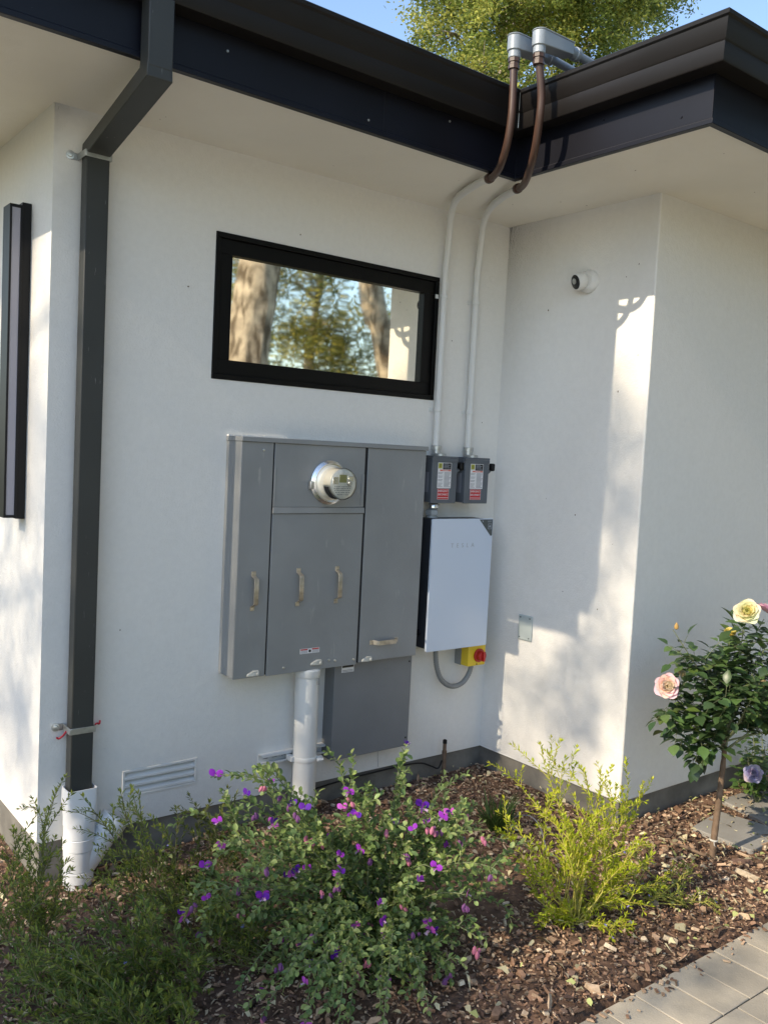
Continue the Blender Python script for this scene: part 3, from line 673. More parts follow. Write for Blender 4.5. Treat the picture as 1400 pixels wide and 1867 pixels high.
for y, z in ((-.317, .708), (-.253, .708), (-.317, .605), (-.253, .605)): mb = MB(); mb.lathe([(.004, 0), (.003, .0015)], (W-.0102, y, z), (-1, 0, 0), 8); mb.build('screw', 'blackplastic', pl)

# stub pipe and cable along the foundation
sb = empty('pipe_stub', (2.05, -.06, -.16), 'thin rusty brown pipe stub standing in front of the foundation near the corner', 'pipe')
mb = MB(); mb.tube([(2.052, -.06, -.2), (2.050, -.058, .035)], .0095, 10); mb.lathe([(.013, 0), (.013, .02)], (2.0505, -.058, -.03), (0, 0, 1), 10); mb.build('pipe', 'woodstem', sb)
mb = MB(); mb.lathe([(.0125, 0), (.0125, .015), (.006, .02)], (2.050, -.058, .03), (0, 0, 1), 6, sm=False); mb.build('cap', 'blackplastic', sb)
mb = MB(); mb.tube(smooth_path([(1.28, -.015, -.075), (1.45, -.012, -.066), (1.7, -.010, -.062), (1.84, -.012, -.061), (1.93, -.02, -.067), (1.99, -.035, -.09), (2.02, -.05, -.1), (2.04, -.055, -.06)]), .0045, 8)
tag(mb.build('cable', 'blackplastic', None, origin=(1.7, 0, -.06)), 'thin black cable tacked along the top of the concrete foundation', 'cable')

# ---------------------------------------------------------------- ground
def plate(name, xs, ys, zf_, m_, kind='structure'):
    mb = MB(); vs_ = [[(x, y, zf_(x, y)) for x in xs] for y in ys]
    nx = len(xs); mb.v = [p for r_ in vs_ for p in r_]
    for j in range(len(ys)-1):
        for i in range(nx-1): mb.f.append((j*nx+i, j*nx+i+1, (j+1)*nx+i+1, (j+1)*nx+i)); mb.c.append(None); mb.sm.append(True)
    return tag(mb.build(name, m_, None), kind=kind)
plate('garden_bed', list(np.arange(-2.2, 6.6, .04)), list(np.arange(-2.6, 1.6, .04)),
      lambda x, y: gz(x, y)+.008*noise.noise(Vector((x*14, y*14, 5)))-(.05 if y < -1.79 else 0), 'soil')
plate('lawn', [-200, -40, -12, -6, -2, 2, 6, 12, 40, 200], [-200, -40, -20, -10, -5, -2.4, 2, 10, 40, 200], lambda x, y: -.52 if False else -.30, 'grass')
mb = MB(); mb.box(-14, 1.6, -13, -2.75, -.5, -.2); tag(mb.build('bounce_slab', 'bounce_slab', None), kind='structure')  # added out of view to bounce warm sunlight onto wall and soffit
# paving: rows of pavers south of y=-1.795
PY = -1.795; PZ = -.158
mb = MB(); mb.box(-6, 14, -2.7, PY-.004, -.34, PZ-.010); tag(mb.build('path', 'joint', None), kind='structure')
mb = MB(); r2 = random.Random(5)
rowd = .228; y = PY; k = 0
while y > -2.5:
    x = -6+(k % 2)*.07+.02
    while x < 14:
        w_ = .152 if k % 2 == 0 else .229
        w_ = .152
        dzz = r2.uniform(-.0012, .0012)
        mb.box(x+.0018, x+w_-.0018, y-rowd+.002, y-.002+r2.uniform(-.002, .002)*(k == 0), PZ-.02, PZ+dzz, col=(lambda q: (.40*q, .355*q, .28*q))(r2.uniform(.85, 1.12))); x += w_
    y -= rowd; k += 1
tag(mb.build('paving', 'paver', None, bevel=.003), kind='structure')
# stepping slabs on the right
def slab(c, sx, sy, rot, label):
    mb = MB(); M4 = Matrix.Translation(c) @ Matrix.Rotation(rot, 4, 'Z')
    pts = []
    for k in range(28):
        t = 2*math.pi*k/28; a, b_ = math.cos(t), math.sin(t); q = 7
        rr = 1/((abs(a)**q+abs(b_)**q)**(1/q))*(1+.03*noise.noise(Vector((a*1.5+c[0], b_*1.5, 3))))
        pts.append(Vector((a*rr*sx, b_*rr*sy, 0)))
    mb.rings([[M4 @ (p+Vector((0, 0, -.04))) for p in pts], [M4 @ p for p in pts]], sm=False)
    tag(mb.build('stepping_slab', 'slab', None, origin=c, bevel=.005), label, 'paving slab', 'flat slabs beside the wall')
def slab_px(corners, label):
    P_ = [at(px, py, 2, -.143) for px, py in corners]; c = sum(P_, Vector())/4; mb = MB(); pts = []
    for k in range(4):
        a, b_ = P_[k], P_[(k+1) % 4]
        for q in range(6):
            p = a.lerp(b_, .04+.92*q/5); p = p+Vector((rnd.uniform(-.002, .002), rnd.uniform(-.002, .002), 0)); pts.append(p)
    mb.rings([[p-Vector((0, 0, .045)) for p in pts], pts], sm=False)
    tag(mb.build('stepping_slab', 'slab', None, origin=c, bevel=.004), label, 'paving slab', 'flat slabs beside the wall')
slab_px(((1260, 1508), (1370, 1551), (1440, 1518), (1312, 1479)), 'grey stepping slab directly behind the rose trunk')
slab_px(((1314, 1458), (1397, 1500), (1500, 1474), (1380, 1436)), 'grey stepping slab between the first slab and the house wall')

# mulch chips
def chips(n_, box, smin, smax, pal, name, lift=.0, dens=None, m_='chips', flat=False, seed=1):
    r3 = random.Random(seed); mb = MB()
    for i in range(n_):
        while True:
            x = r3.uniform(box[0], box[1]); y = r3.uniform(box[2], box[3])
            if y < -1.775: continue
            if 0 < x < W and y > -.005: continue
            if x >= W-.01 and y > -B-.005: continue
            if x > 0 and y > 0: continue
            if dens and r3.random() > dens(x, y): continue
            break
        s_ = r3.uniform(smin, smax)*(1.6 if r3.random() < .08 else 1); lng = r3.random() < .16; s_ *= 1.9 if lng else 1; asp = r3.uniform(.08, .16) if lng else r3.uniform(.18, .75); th = s_*r3.uniform(.06, .16)
        z = gz(x, y)+lift+r3.uniform(0, .016)
        M3 = Matrix.Translation((x, y, z)) @ Matrix.Rotation(r3.uniform(0, 6.28), 4, 'Z') @ Matrix.Rotation(r3.gauss(0, .38), 4, 'X') @ Matrix.Rotation(r3.gauss(0, .3), 4, 'Y')
        c = pal(r3)
        n2 = r3.choice((4, 5, 6)); base = []
        for k in range(n2):
            t = 2*math.pi*(k+r3.uniform(-.25, .25))/n2; base.append((math.cos(t)*s_*.5*r3.uniform(.75, 1.1), math.sin(t)*s_*.5*asp*r3.uniform(.75, 1.15)))
        if flat:
            bz = s_*.18
            mb.face([M3 @ Vector((a, b_, bz*math.cos(a/s_*5))) for a, b_ in base], c)
        else:
            tp = [M3 @ Vector((a*.93, b_*.9, th+r3.uniform(-.3, .3)*th)) for a, b_ in base]; bt = [M3 @ Vector((a, b_, -th)) for a, b_ in base]
            mb.face(tp, c)
            for k in range(n2): mb.face([bt[k], bt[(k+1) % n2], tp[(k+1) % n2], tp[k]], tuple(q*.85 for q in c))
    return tag(mb.build(name, m_, None), kind='stuff')
def bark(r3):
    t = r3.random(); k = r3.uniform(.55, 1.5)
    b_ = (.19, .115, .075) if t < .38 else (.28, .19, .125) if t < .62 else (.075, .048, .038) if t < .80 else (.34, .25, .17) if t < .95 else (.45, .37, .27)
    return tuple(q*k*1.3 for q in b_)
def pale(r3):
    t = r3.random(); k = r3.uniform(.7, 1.25)
    b_ = (.60, .54, .34) if t < .5 else (.44, .36, .25) if t < .8 else (.48, .52, .20)
    return tuple(q*k for q in b_)
soilpatch = lambda x, y: .25 if (x-1.30)**2/.12+(y+.98)**2/.05 < 1 else 1
o = chips(33000, (-1.0, 3.4, -1.8, .6), .006, .019, bark, 'mulch', dens=soilpatch); tag(o, 'reddish brown bark mulch chips covering the planting bed', 'mulch')
o = chips(1900, (-.5, 3.0, -1.8, 0), .020, .040, bark, 'coarse_mulch', lift=.006, dens=soilpatch, seed=2); tag(o, 'larger bark pieces scattered over the mulch', 'mulch')
o = chips(1500, (-.8, 3.6, -1.8, 0), .014, .038, pale, 'leaf_litter', lift=.018, m_='litter', flat=True, seed=3, dens=lambda x, y: 1 if x > 1.7 else .5 if x < .5 else .3); tag(o, 'pale dry petals and leaves scattered on the mulch', 'leaf litter')
r3 = random.Random(44); mb = MB()
for k in range(90):
    x = r3.uniform(.9, 2.6); y = -1.795-abs(r3.gauss(0, .035)); s_ = r3.uniform(.004, .014); a = r3.uniform(0, 6.28)
    u = Vector((math.cos(a), math.sin(a), 0))*s_; v_ = Vector((-math.sin(a), math.cos(a), 0))*s_*r3.uniform(.25, .6); c = Vector((x, y, PZ+.004)); cc = bark(r3)
    up = Vector((0, 0, .003)); q = [c-u-v_, c+u-v_*.8, c+u*.8+v_, c-u*.9+v_*.9]
    mb.face([p+up for p in q], cc)
    for i in range(4): mb.face([q[i], q[(i+1) % 4], q[(i+1) % 4]+up, q[i]+up], cc)
tag(tag(mb.build('spilled_mulch', 'chips', None), kind='stuff'), 'bark chips spilled along the edge of the pavers', 'mulch')
# stick lying by the rose
a = at(1222, 1536, 2, -.135); b_ = at(1288, 1562, 2, -.130)
mb = MB(); mb.tube([a, a.lerp(b_, .5)+Vector((0, 0, .004)), b_], [.006, .0075, .006], 8); tag(mb.build('stick', 'woodstem', None, origin=a), 'short bare stick lying on the mulch beside the rose trunk', 'stick')
a = [at(*p, 2, -.12) for p in ((935, 1490), (965, 1500), (985, 1520), (998, 1560))]; a[1].z += .03; a[2].z += .02
mb = MB(); mb.tube(smooth_path(a), .003, 6); tag(mb.build('irrigation_tube', mat('tube_grey', (.2, .2, .22), .5), None, origin=a[0]), 'thin grey irrigation tube arching over the mulch behind the bright green shrub', 'irrigation tube')

# ---------------------------------------------------------------- vegetation
def orient(d, up=Vector((0, 0, 1)), roll=0):
    d = d.normalized(); s_ = d.cross(up)
    if s_.length < 1e-3: s_ = Vector((1, 0, 0))
    s_.normalize(); n_ = s_.cross(d)
    if roll: s_, n_ = s_*math.cos(roll)+n_*math.sin(roll), n_*math.cos(roll)-s_*math.sin(roll)
    return s_, d, n_
def leaf(mb, p, d, L, wd, col, roll=0, fold=.25, curl=.15, up=Vector((0, 0, 1)), blunt=False):
    s_, d, n_ = orient(d, up, roll)
    prof = ((0, .10), (.30, .85), (.62, 1.0), (.86, .62), (1, .05)) if blunt else ((0, .12), (.28, .85), (.55, 1), (.82, .5), (1, .02))
    mid = []; lf = []; rt = []
    for t, ww in prof:
        c = p+d*(L*t)-n_*(curl*L*t*t); mid.append(c); lf.append(c-s_*wd*.5*ww+n_*fold*wd*.5*ww); rt.append(c+s_*wd*.5*ww+n_*fold*wd*.5*ww)
    c2 = tuple(q*1.06 for q in col)
    i = len(mb.v); k = len(prof)
    mb.v += [tuple(q) for q in mid+lf+rt]
    for j in range(k-1):
        mb.f.append((i+j, i+j+1, i+k+j+1, i+k+j)); mb.c.append(col); mb.sm.append(True)
        mb.f.append((i+j, i+2*k+j, i+2*k+j+1, i+j+1)); mb.c.append(c2); mb.sm.append(True)
def leaf3(mb, p, d, L, wd, col, roll=0, up=Vector((0, 0, 1))):
    s_, d, n_ = orient(d, up, roll); m_ = p+d*L*.5+n_*L*.04
    a = m_-s_*wd*.5; b_ = m_+s_*wd*.5; t = p+d*L-n_*L*.06
    i = len(mb.v); mb.v += [tuple(p), tuple(a), tuple(t), tuple(b_)]
    mb.f.append((i, i+1, i+2)); mb.f.append((i, i+2, i+3)); mb.c += [col, col]; mb.sm += [False, False]
def shoot(base, tip, sag, r3, n_=10, wob=.012):
    base = Vector(base); tip = Vector(tip); pts = []
    ph = r3.uniform(0, 6); side = Vector((r3.gauss(0, 1), r3.gauss(0, 1), 0))*wob
    for i in range(n_+1):
        t = i/n_; p = base.lerp(tip, t); p.z += sag*4*t*(1-t); p += side*math.sin(t*5+ph)*min(1, t*3)*(1 if i < n_ else 1); pts.append(p)
    return pts
def jit(c, r3, a=.2):
    k = 1+r3.uniform(-a, a); return (c[0]*k*(1+r3.uniform(-.1, .1)), c[1]*k, c[2]*k*(1+r3.uniform(-.15, .15)))

def narrow_shrub(name, label, base, tips, seed, cols, group, leafL=.024, leafW=.0060, side=4, dens=.0062, flowers=8, cat='shrub', stemmat='stem'):
    """rosemary-like shrub: upright wiry shoots with short side twigs and small narrow leaves"""
    r3 = random.Random(seed); root = empty(name, base, label, cat, group)
    st_, lf = MB(), MB(); fl = []
    def clothe(pts, t0, dens_, scale=1):
        acc = 0
        for i in range(len(pts)-1):
            a, b_ = pts[i], pts[i+1]; L = (b_-a).length; d = (b_-a).normalized(); tt = i/(len(pts)-1)
            if tt < t0: continue
            k = 0
            while acc < L:
                p = a.lerp(b_, acc/L); ang = r3.uniform(0, 6.28); s_, _, n_ = orient(d)
                o_ = (s_*math.cos(ang)+n_*math.sin(ang)); dr_ = (o_*r3.uniform(.7, 1.1)+d*r3.uniform(.5, 1.0)+Vector((0, 0, .25)))
                leaf3(lf, p, dr_, leafL*r3.uniform(.6, 1.2)*scale, leafW*r3.uniform(.8, 1.25), jit(cols[0] if r3.random() < .7 else cols[1], r3, .22), r3.uniform(-.6, .6))
                acc += dens_*r3.uniform(.6, 1.4)
            acc -= L
        for q in range(4): leaf3(lf, pts[-1], (pts[-1]-pts[-2]).normalized()+Vector((r3.gauss(0, .4), r3.gauss(0, .4), .3)), leafL*.8*scale, leafW, jit(cols[1], r3))
    for tip in tips:
        tip = Vector(tip); b0 = Vector(base)+Vector((r3.uniform(-.03, .03), r3.uniform(-.03, .03), .01))
        ln = (tip-b0).length; pts = shoot(b0, tip, r3.uniform(-.06, .10)*ln, r3, 14, .034)
        st_.tube(pts, [.0027*(1-.75*i/14) for i in range(15)], 5); clothe(pts, .22, dens)
        if r3.random() < .35: fl.append(pts[-2])
        for k in range(side+r3.randint(0, 2)):
            i = r3.randint(4, 12); d = (pts[i+1]-pts[i]).normalized(); s_, _, n_ = orient(d); ang = r3.uniform(0, 6.28)
            L = ln*r3.uniform(.12, .30); e_ = pts[i]+(d*.8+(s_*math.cos(ang)+n_*math.sin(ang))*.75+Vector((0, 0, .25))).normalized()*L
            p2 = shoot(pts[i], e_, .01, r3, 6, .004); st_.tube(p2, [.0017*(1-.6*q/6) for q in range(7)], 4); clothe(p2, .1, dens)
            if r3.random() < .2: fl.append(p2[-1])
    so = st_.build('stem', stemmat, root); lo = lf.build('foliage', 'leafattr', root)
    if fl:
        src = None
        for p in r3.sample(fl, min(flowers, len(fl))):
            if src is None:
                f_ = MB()
                for k in range(5):
                    a = k*1.256; leaf3(f_, Vector((0, 0, 0)), Vector((math.cos(a), math.sin(a), .5)), .008, .0055, jit((.34, .34, .72), r3, .15))
                src = f_.build('blossom', 'petal', None, origin=(0, 0, 0)); src.parent = root; oo = src
            else:
                oo = src.copy(); C.objects.link(oo); oo.parent = root
            oo.location = p-Vector(base); oo.rotation_euler = (r3.uniform(-.8, .8), r3.uniform(-.8, .8), r3.uniform(0, 6))
    return root
def AT(px, py, depth_pt, dd=0):
    """point on the sight line at the distance of depth_pt (plus dd)"""
    d = FF+RR*((px-700)/FPX)-UU*((py-933.5)/FPX); z = (Vector(depth_pt)-CAM).dot(FF)+dd
    return CAM+d*z

r3 = random.Random(11)
# bright sunlit shrub
base = Vector((1.50, -1.40, -.165))
tips = []
for px, py in ((1003, 1368), (1040, 1385), (980, 1422), (985, 1448), (1065, 1405), (1090, 1410), (1140, 1388), (1165, 1425), (1168, 1470), (1145, 1500), (1110, 1440), (1010, 1490), (1075, 1455), (1130, 1530), (1060, 1500), (1165, 1520), (955, 1490), (1020, 1540), (1190, 1560), (1150, 1590), (905, 1520), (975, 1600), (940, 1560)):
    tips.append(AT(px, py, base, r3.uniform(-.12, .14)))
for px, py in ((1000, 1640), (985, 1700), (1180, 1650), (1130, 1700), (1090, 1745), (1170, 1710), (1030, 1700), (975, 1720), (1210, 1620), (1060, 1620), (1100, 1600), (1120, 1650), (1020, 1660), (1075, 1680)):
    tips.append(AT(px, py, base, r3.uniform(-.15, .12)))
for p in tips: p.z = max(p.z, gz(p.x, p.y)+.03)
narrow_shrub('flowering_shrub', 'bright yellow green sunlit shrub with tiny blue flowers near the outside corner', base, tips, 21, ((.36, .43, .02), (.55, .58, .05)), 'narrow leaved shrubs in the bed', stemmat='yellowstem', side=6, flowers=14, dens=.0052, leafL=.023, leafW=.0068)
# low sprawl to its right
base = Vector((1.86, -1.45, -.165)); tips = []
for px, py in ((1240, 1570), (1180, 1560), (1275, 1600), (1310, 1650), (1250, 1640), (1200, 1620), (1150, 1640), (1220, 1690), (1280, 1680), (1170, 1700), (1130, 1610), (1210, 1550), (1260, 1620), (1160, 1580)):
    tips.append(AT(px, py, base, r3.uniform(-.12, .16)))
for p in tips: p.z = max(p.z, gz(p.x, p.y)+.03)
narrow_shrub('flowering_shrub', 'low sprawling green plant on the mulch in front of the rose trunk', base, tips, 22, ((.22, .26, .04), (.36, .38, .08)), 'narrow leaved shrubs in the bed', side=5, flowers=8, dens=.0065, leafL=.018, stemmat='yellowstem')
# left shrubs
def left_shrub(base, tiplist, seed, label, cols=((.14, .19, .038), (.29, .33, .06)), dd=.15, **kw):
    tips = [AT(px, py, base, r3.uniform(-dd, dd)) for px, py in tiplist]
    for p in tips: p.z = max(p.z, gz(p.x, p.y)+.03)
    narrow_shrub('rosemary_shrub', label, base, tips, seed, cols, 'narrow leaved shrubs in the bed', **kw)
left_shrub(Vector((.32, -.66, -.205)), [(150, 1455), (236, 1440), (250, 1475), (200, 1500), (225, 1460), (245, 1500), (190, 1560), (170, 1590), (270, 1490), (260, 1540), (180, 1540), (150, 1600), (230, 1560), (300, 1590), (210, 1610)], 31,
           'wiry dark green shrub growing in front of the white drain pipe', flowers=3, side=4)
left_shrub(Vector((.46, -.70, -.205)), [(300, 1480), (410, 1440), (350, 1470), (380, 1465), (330, 1520), (360, 1560), (300, 1550), (420, 1500), (340, 1600), (390, 1590), (425, 1470), (370, 1450), (400, 1530)], 32,
           'slender yellow green shrub leaning right below the louvred vent', cols=((.07, .095, .02), (.17, .19, .03)), flowers=2, side=4)
left_shrub(Vector((-.16, -.55, -.215)), [(65, 1452), (20, 1510), (0, 1530), (45, 1550), (80, 1530), (110, 1560), (10, 1600), (50, 1610), (90, 1600), (130, 1620), (-30, 1560), (100, 1650), (60, 1660), (20, 1660), (75, 1500), (35, 1580), (115, 1590)], 33,
           'wiry green shrub at the left house corner', flowers=0, side=6, dens=.006)
left_shrub(Vector((.12, -.98, -.215)), [(130, 1700), (60, 1740), (220, 1700), (240, 1740), (180, 1720), (20, 1800), (100, 1780), (280, 1760), (330, 1750), (310, 1800), (240, 1800), (180, 1790), (150, 1840), (60, 1850), (230, 1850), (320, 1850), (0, 1840), (110, 1860), (130, 1650), (200, 1660), (30, 1700), (270, 1700), (350, 1700), (370, 1760), (290, 1660)], 34,
           'broad dark green shrub filling the lower left corner', cols=((.115, .165, .035), (.26, .30, .055)), flowers=2, side=8, dens=.0055, leafL=.027, leafW=.0078)
left_shrub(Vector((.02, -1.16, -.215)), [(60, 1800), (0, 1760), (120, 1780), (180, 1830), (30, 1860), (90, 1870), (150, 1880), (220, 1870), (-20, 1800), (260, 1840), (300, 1870), (110, 1830), (200, 1780), (10, 1700), (70, 1700), (330, 1820), (280, 1790), (350, 1860)], 36,
           'spreading dark green shrub cut off by the bottom left corner of the photo', cols=((.115, .165, .035), (.26, .30, .055)), flowers=2, side=7, dens=.0058, leafL=.026, leafW=.0075)
left_shrub(Vector((.50, -1.02, -.21)), [(330, 1640), (370, 1690), (300, 1640), (400, 1720), (350, 1620), (420, 1670), (290, 1700), (260, 1640), (330, 1720), (440, 1760), (250, 1690), (300, 1600), (380, 1640)], 35,
           'low green shrub between the lower left shrub and the purple flowers', flowers=2, side=6, dens=.0065)

# polygala-like purple flower bush
def purple_bush(base, tips, seed):
    spots = [(697, 1680, 0), (650, 1690, 2), (622, 1735, 0), (662, 1738, 3), (497, 1502, 1), (540, 1590, 1), (480, 1635, 0), (482, 1818, 1), (628, 1810, 1), (332, 1668, 1), (400, 1545, 2), (790, 1700, 1), (660, 1705, 2), (636, 1447, 0), (625, 1475, 2), (645, 1490, 0), (770, 1478, 0),
                 (765, 1608, 0), (740, 1545, 4), (735, 1555, 3), (898, 1590, 4), (902, 1595, 3), (560, 1515, 3), (575, 1520, 3), (588, 1528, 3), (480, 1425, 3), (465, 1475, 4), (527, 1455, 4), (540, 1475, 4), (520, 1440, 4), (483, 1575, 4), (400, 1700, 3), (370, 1690, 4), (395, 1705, 4),
                 (670, 1745, 3), (635, 1450, 3), (783, 1498, 3), (852, 1475, 3), (880, 1520, 3), (838, 1520, 4), (690, 1770, 4), (755, 1775, 3), (760, 1780, 4), (745, 1768, 4), (700, 1790, 2), (590, 1825, 4), (580, 1828, 4), (600, 1825, 4), (690, 1850, 4), (700, 1855, 4), (735, 1830, 4), (872, 1720, 3), (755, 1690, 4), (730, 1680, 3), (735, 1645, 3), (460, 1790, 3), (545, 1700, 3), (550, 1705, 4), (575, 1695, 4), (650, 1760, 3), (820, 1768, 4), (620, 1600, 4), (680, 1560, 4), (850, 1640, 4), (510, 1750, 4), (430, 1610, 4), (350, 1640, 4), (440, 1585, 3), (700, 1500, 3), (800, 1500, 4)]
    r3 = random.Random(seed); FP = [AT(px, py, base, r3.uniform(-.36, -.18)) for px, py, i in spots]
    tips = tips+[(p+Vector((0, 0, .012)), r3.uniform(.05, .2)) for p in FP]
    root = empty('purple_flower_bush', base, 'large grey green bush covered in purple and pink pea-like flowers', 'flowering bush')
    st_, lf = MB(), MB(); ends = []
    for tip, sag in tips:
        b0 = Vector(base)+Vector((r3.uniform(-.05, .05), r3.uniform(-.05, .05), .0)); ln = (tip-b0).length
        pts = shoot(b0, tip, sag*ln, r3, 16, .015)
        st_.tube(pts, [.0042*(1-.7*i/16) for i in range(17)], 5)
        subs = [(pts, .25)]
        for k in range(r3.randint(3, 6)):
            i = r3.randint(4, 15); d = (pts[i+1]-pts[i]).normalized(); s_, _, n_ = orient(d); ang = r3.uniform(0, 6.28)
            e_ = pts[i]+(d*.9+(s_*math.cos(ang)+n_*math.sin(ang))*.8+Vector((0, 0, .1))).normalized()*ln*r3.uniform(.10, .26)
            p2 = shoot(pts[i], e_, .02, r3, 6, .004); st_.tube(p2, [.002*(1-.6*q/6) for q in range(7)], 4); subs.append((p2, .1)); ends.append(p2[-1])
        ends.append(pts[-1])
        for pp, t0 in subs:
            acc = 0; q = 0
            for i in range(len(pp)-1):
                a, b_ = pp[i], pp[i+1]; L = (b_-a).length; d = (b_-a).normalized()
                if i/(len(pp)-1) < t0: continue
                while acc < L:
                    p = a.lerp(b_, acc/L); q += 1; ang = q*2.4+r3.uniform(-.4, .4); s_, _, n_ = orient(d)
                    dr_ = (s_*math.cos(ang)+n_*math.sin(ang))*r3.uniform(.6, 1.0)+d*r3.uniform(.5, .9)+Vector((0, 0, .2))
                    c = (.15, .22, .075) if r3.random() < .55 else (.30, .38, .13)
                    t_ = 1-.35*(i/len(pp))
                    leaf(lf, p, dr_, .032*r3.uniform(.65, 1.15)*t_, .0185*r3.uniform(.8, 1.2)*t_, jit(c, r3, .22), r3.uniform(-.7, .7), .35, .15, blunt=True)
                    acc += .0085*r3.uniform(.6, 1.35)
                acc -= L
    st_.build('stem', 'greystem', root); lf.build('foliage', 'leafattr', root)
    # flower and bud prototypes
    def flower_mesh(cw, ck, seed_):
        r4 = random.Random(seed_); f_ = MB()
        for sg in (-1, 1):
            leaf(f_, Vector((sg*.001, 0, 0)), Vector((sg*.75, -.15, .9)), .017, .014, jit(cw, r4, .1), sg*.3, .15, -.15, up=Vector((0, 1, 0)), blunt=True)
        leaf(f_, Vector((0, -.001, 0)), Vector((0, -.7, .25)), .012, .006, jit(ck, r4, .1), 0, .8, .3, blunt=True)
        for k in range(5): leaf3(f_, Vector((0, -.009, .002)), Vector((r4.uniform(-.8, .8), -.7, r4.uniform(-.3, .6))), .006, .002, (.75, .65, .8))
        f_.tube([(0, .008, -.004), (0, 0, 0)], .0008, 4, col=(.12, .15, .06))
        return f_
    def bud_mesh(c, seed_):
        r4 = random.Random(seed_); f_ = MB()
        f_.lathe([(.0005, 0), (.0032, .003), (.0046, .009), (.0040, .014), (.0006, .0185)], (0, 0, -.004), (0, .1, -1), 7, col=c)
        leaf(f_, Vector((.0008, .001, -.004)), Vector((.15, .2, -1)), .018, .009, jit(c, r4, .15), 0, .5, .05, blunt=True)
        f_.tube([(0, 0, .006), (0, 0, -.005)], .0008, 4, col=(.12, .15, .06)); return f_
    protos = [flower_mesh((.34, .045, .52), (.55, .30, .60), 1).build('flower', 'petal', None), flower_mesh((.10, .018, .34), (.30, .14, .42), 2).build('flower', 'petal', None),
              flower_mesh((.50, .10, .55), (.62, .45, .62), 3).build('flower', 'petal', None), bud_mesh((.60, .22, .33), 4).build('flower_bud', 'petal', None), bud_mesh((.24, .10, .26), 5).build('flower_bud', 'petal', None)]
    used = [False]*5
    def put(i, p, sc_=1, rz=None):
        o = protos[i] if not used[i] else protos[i].copy()
        if used[i]: C.objects.link(o)
        used[i] = True; o.parent = root; o.location = Vector(p)-Vector(base); o.scale = (sc_,)*3
        o.rotation_euler = (r3.uniform(-.5, .5), r3.uniform(-.5, .5), rz if rz is not None else r3.uniform(-1.6, .6))
    for (px, py, i), p in zip(spots, FP):
        if i < 3:
            put(i, p, r3.uniform(1.15, 1.6))
            if r3.random() < .8: put((i+1) % 3, p+Vector((r3.uniform(-.02, .02), r3.uniform(-.01, .02), r3.uniform(-.02, .012))), r3.uniform(1.3, 1.9))
        else:
            for q in range(r3.randint(2, 3)): put(i, p+Vector((r3.uniform(-.012, .012), r3.uniform(-.012, .012), -.008-.006*q)), r3.uniform(1.1, 1.6))
    near = sorted([p for p in ends if 700+FPX*(p-CAM).dot(RR)/(p-CAM).dot(FF) < 880], key=lambda p: (CAM-p).length)[:int(len(ends)*.6)]
    for k in range(46):
        p = r3.choice(near); put(r3.choice((0, 0, 1, 2)), p+Vector((0, 0, .004)), r3.uniform(1.1, 1.6))
    for k in range(10):
        p = r3.choice(near)
        for q in range(3): put(r3.choice((3, 4)), p+Vector((r3.uniform(-.014, .014), r3.uniform(-.014, .014), -.004-.005*q)), r3.uniform(1, 1.4))
    return root
base = Vector((.84, -1.06, -.18)); tips = []; r3 = random.Random(5)
for px, py, sg in ((640, 1862, .3), (700, 1880, .32), (780, 1850, .28), (540, 1880, .3), (480, 1850, .28), (600, 1890, .3), (760, 1810, .25), (820, 1800, .22), (430, 1800, .25), (500, 1402, .05), (505, 1450, .08), (460, 1450, .06), (430, 1470, .08), (390, 1500, .1), (350, 1480, .1), (640, 1440, .05), (665, 1430, .08), (725, 1408, .06), (735, 1430, .05), (818, 1415, .08), (800, 1450, .08), (860, 1465, .12), (885, 1500, .14), (920, 1530, .18), (840, 1560, .15), (900, 1600, .16), (780, 1500, .08),
                   (700, 1480, .05), (610, 1520, .04), (480, 1520, .08), (420, 1550, .12), (370, 1600, .14), (350, 1650, .15), (400, 1690, .15), (925, 1660, .22), (850, 1690, .18), (880, 1640, .18), (800, 1740, .2), (830, 1720, .2), (720, 1780, .2), (690, 1850, .26), (650, 1800, .2), (600, 1840, .26), (560, 1855, .28), (500, 1790, .2), (470, 1770, .2), (440, 1740, .18), (530, 1700, .15), (620, 1700, .12),
                   (700, 1680, .12), (760, 1640, .1), (580, 1620, .08), (660, 1580, .06), (500, 1620, .1), (740, 1560, .06), (560, 1560, .05), (640, 1520, .04), (760, 1700, .16), (690, 1740, .18), (570, 1760, .2), (620, 1770, .2)):
    tips.append((AT(px, py, base, r3.uniform(-.22, .18)), sg))
for i_, (p, s_) in enumerate(tips):
    if p.z < gz(p.x, p.y)+.035:
        d_ = p-CAM; t_ = (gz(p.x, p.y)+.05-CAM.z)/d_.z; p.xyz = CAM+d_*t_
purple_bush(base, tips, 41)

# strappy tuft
base = at(905, 1520, 2, -.16); r3 = random.Random(9)
mb = MB()
for k in range(90):
    a = r3.uniform(0, 6.28); l_ = r3.uniform(.13, .21); d = Vector((math.cos(a)*r3.uniform(.1, .8), math.sin(a)*r3.uniform(.1, .8), 1)).normalized()
    leaf(mb, base+Vector((r3.uniform(-.03, .03), r3.uniform(-.03, .03), 0)), d, l_, .009, jit((.07, .12, .03), r3, .3), r3.uniform(-1, 1), .3, .25)
tag(mb.build('strap_leaf_plant', 'leafattr', None, origin=base), 'clump of dark strap shaped leaves behind the purple flower bush', 'plant')

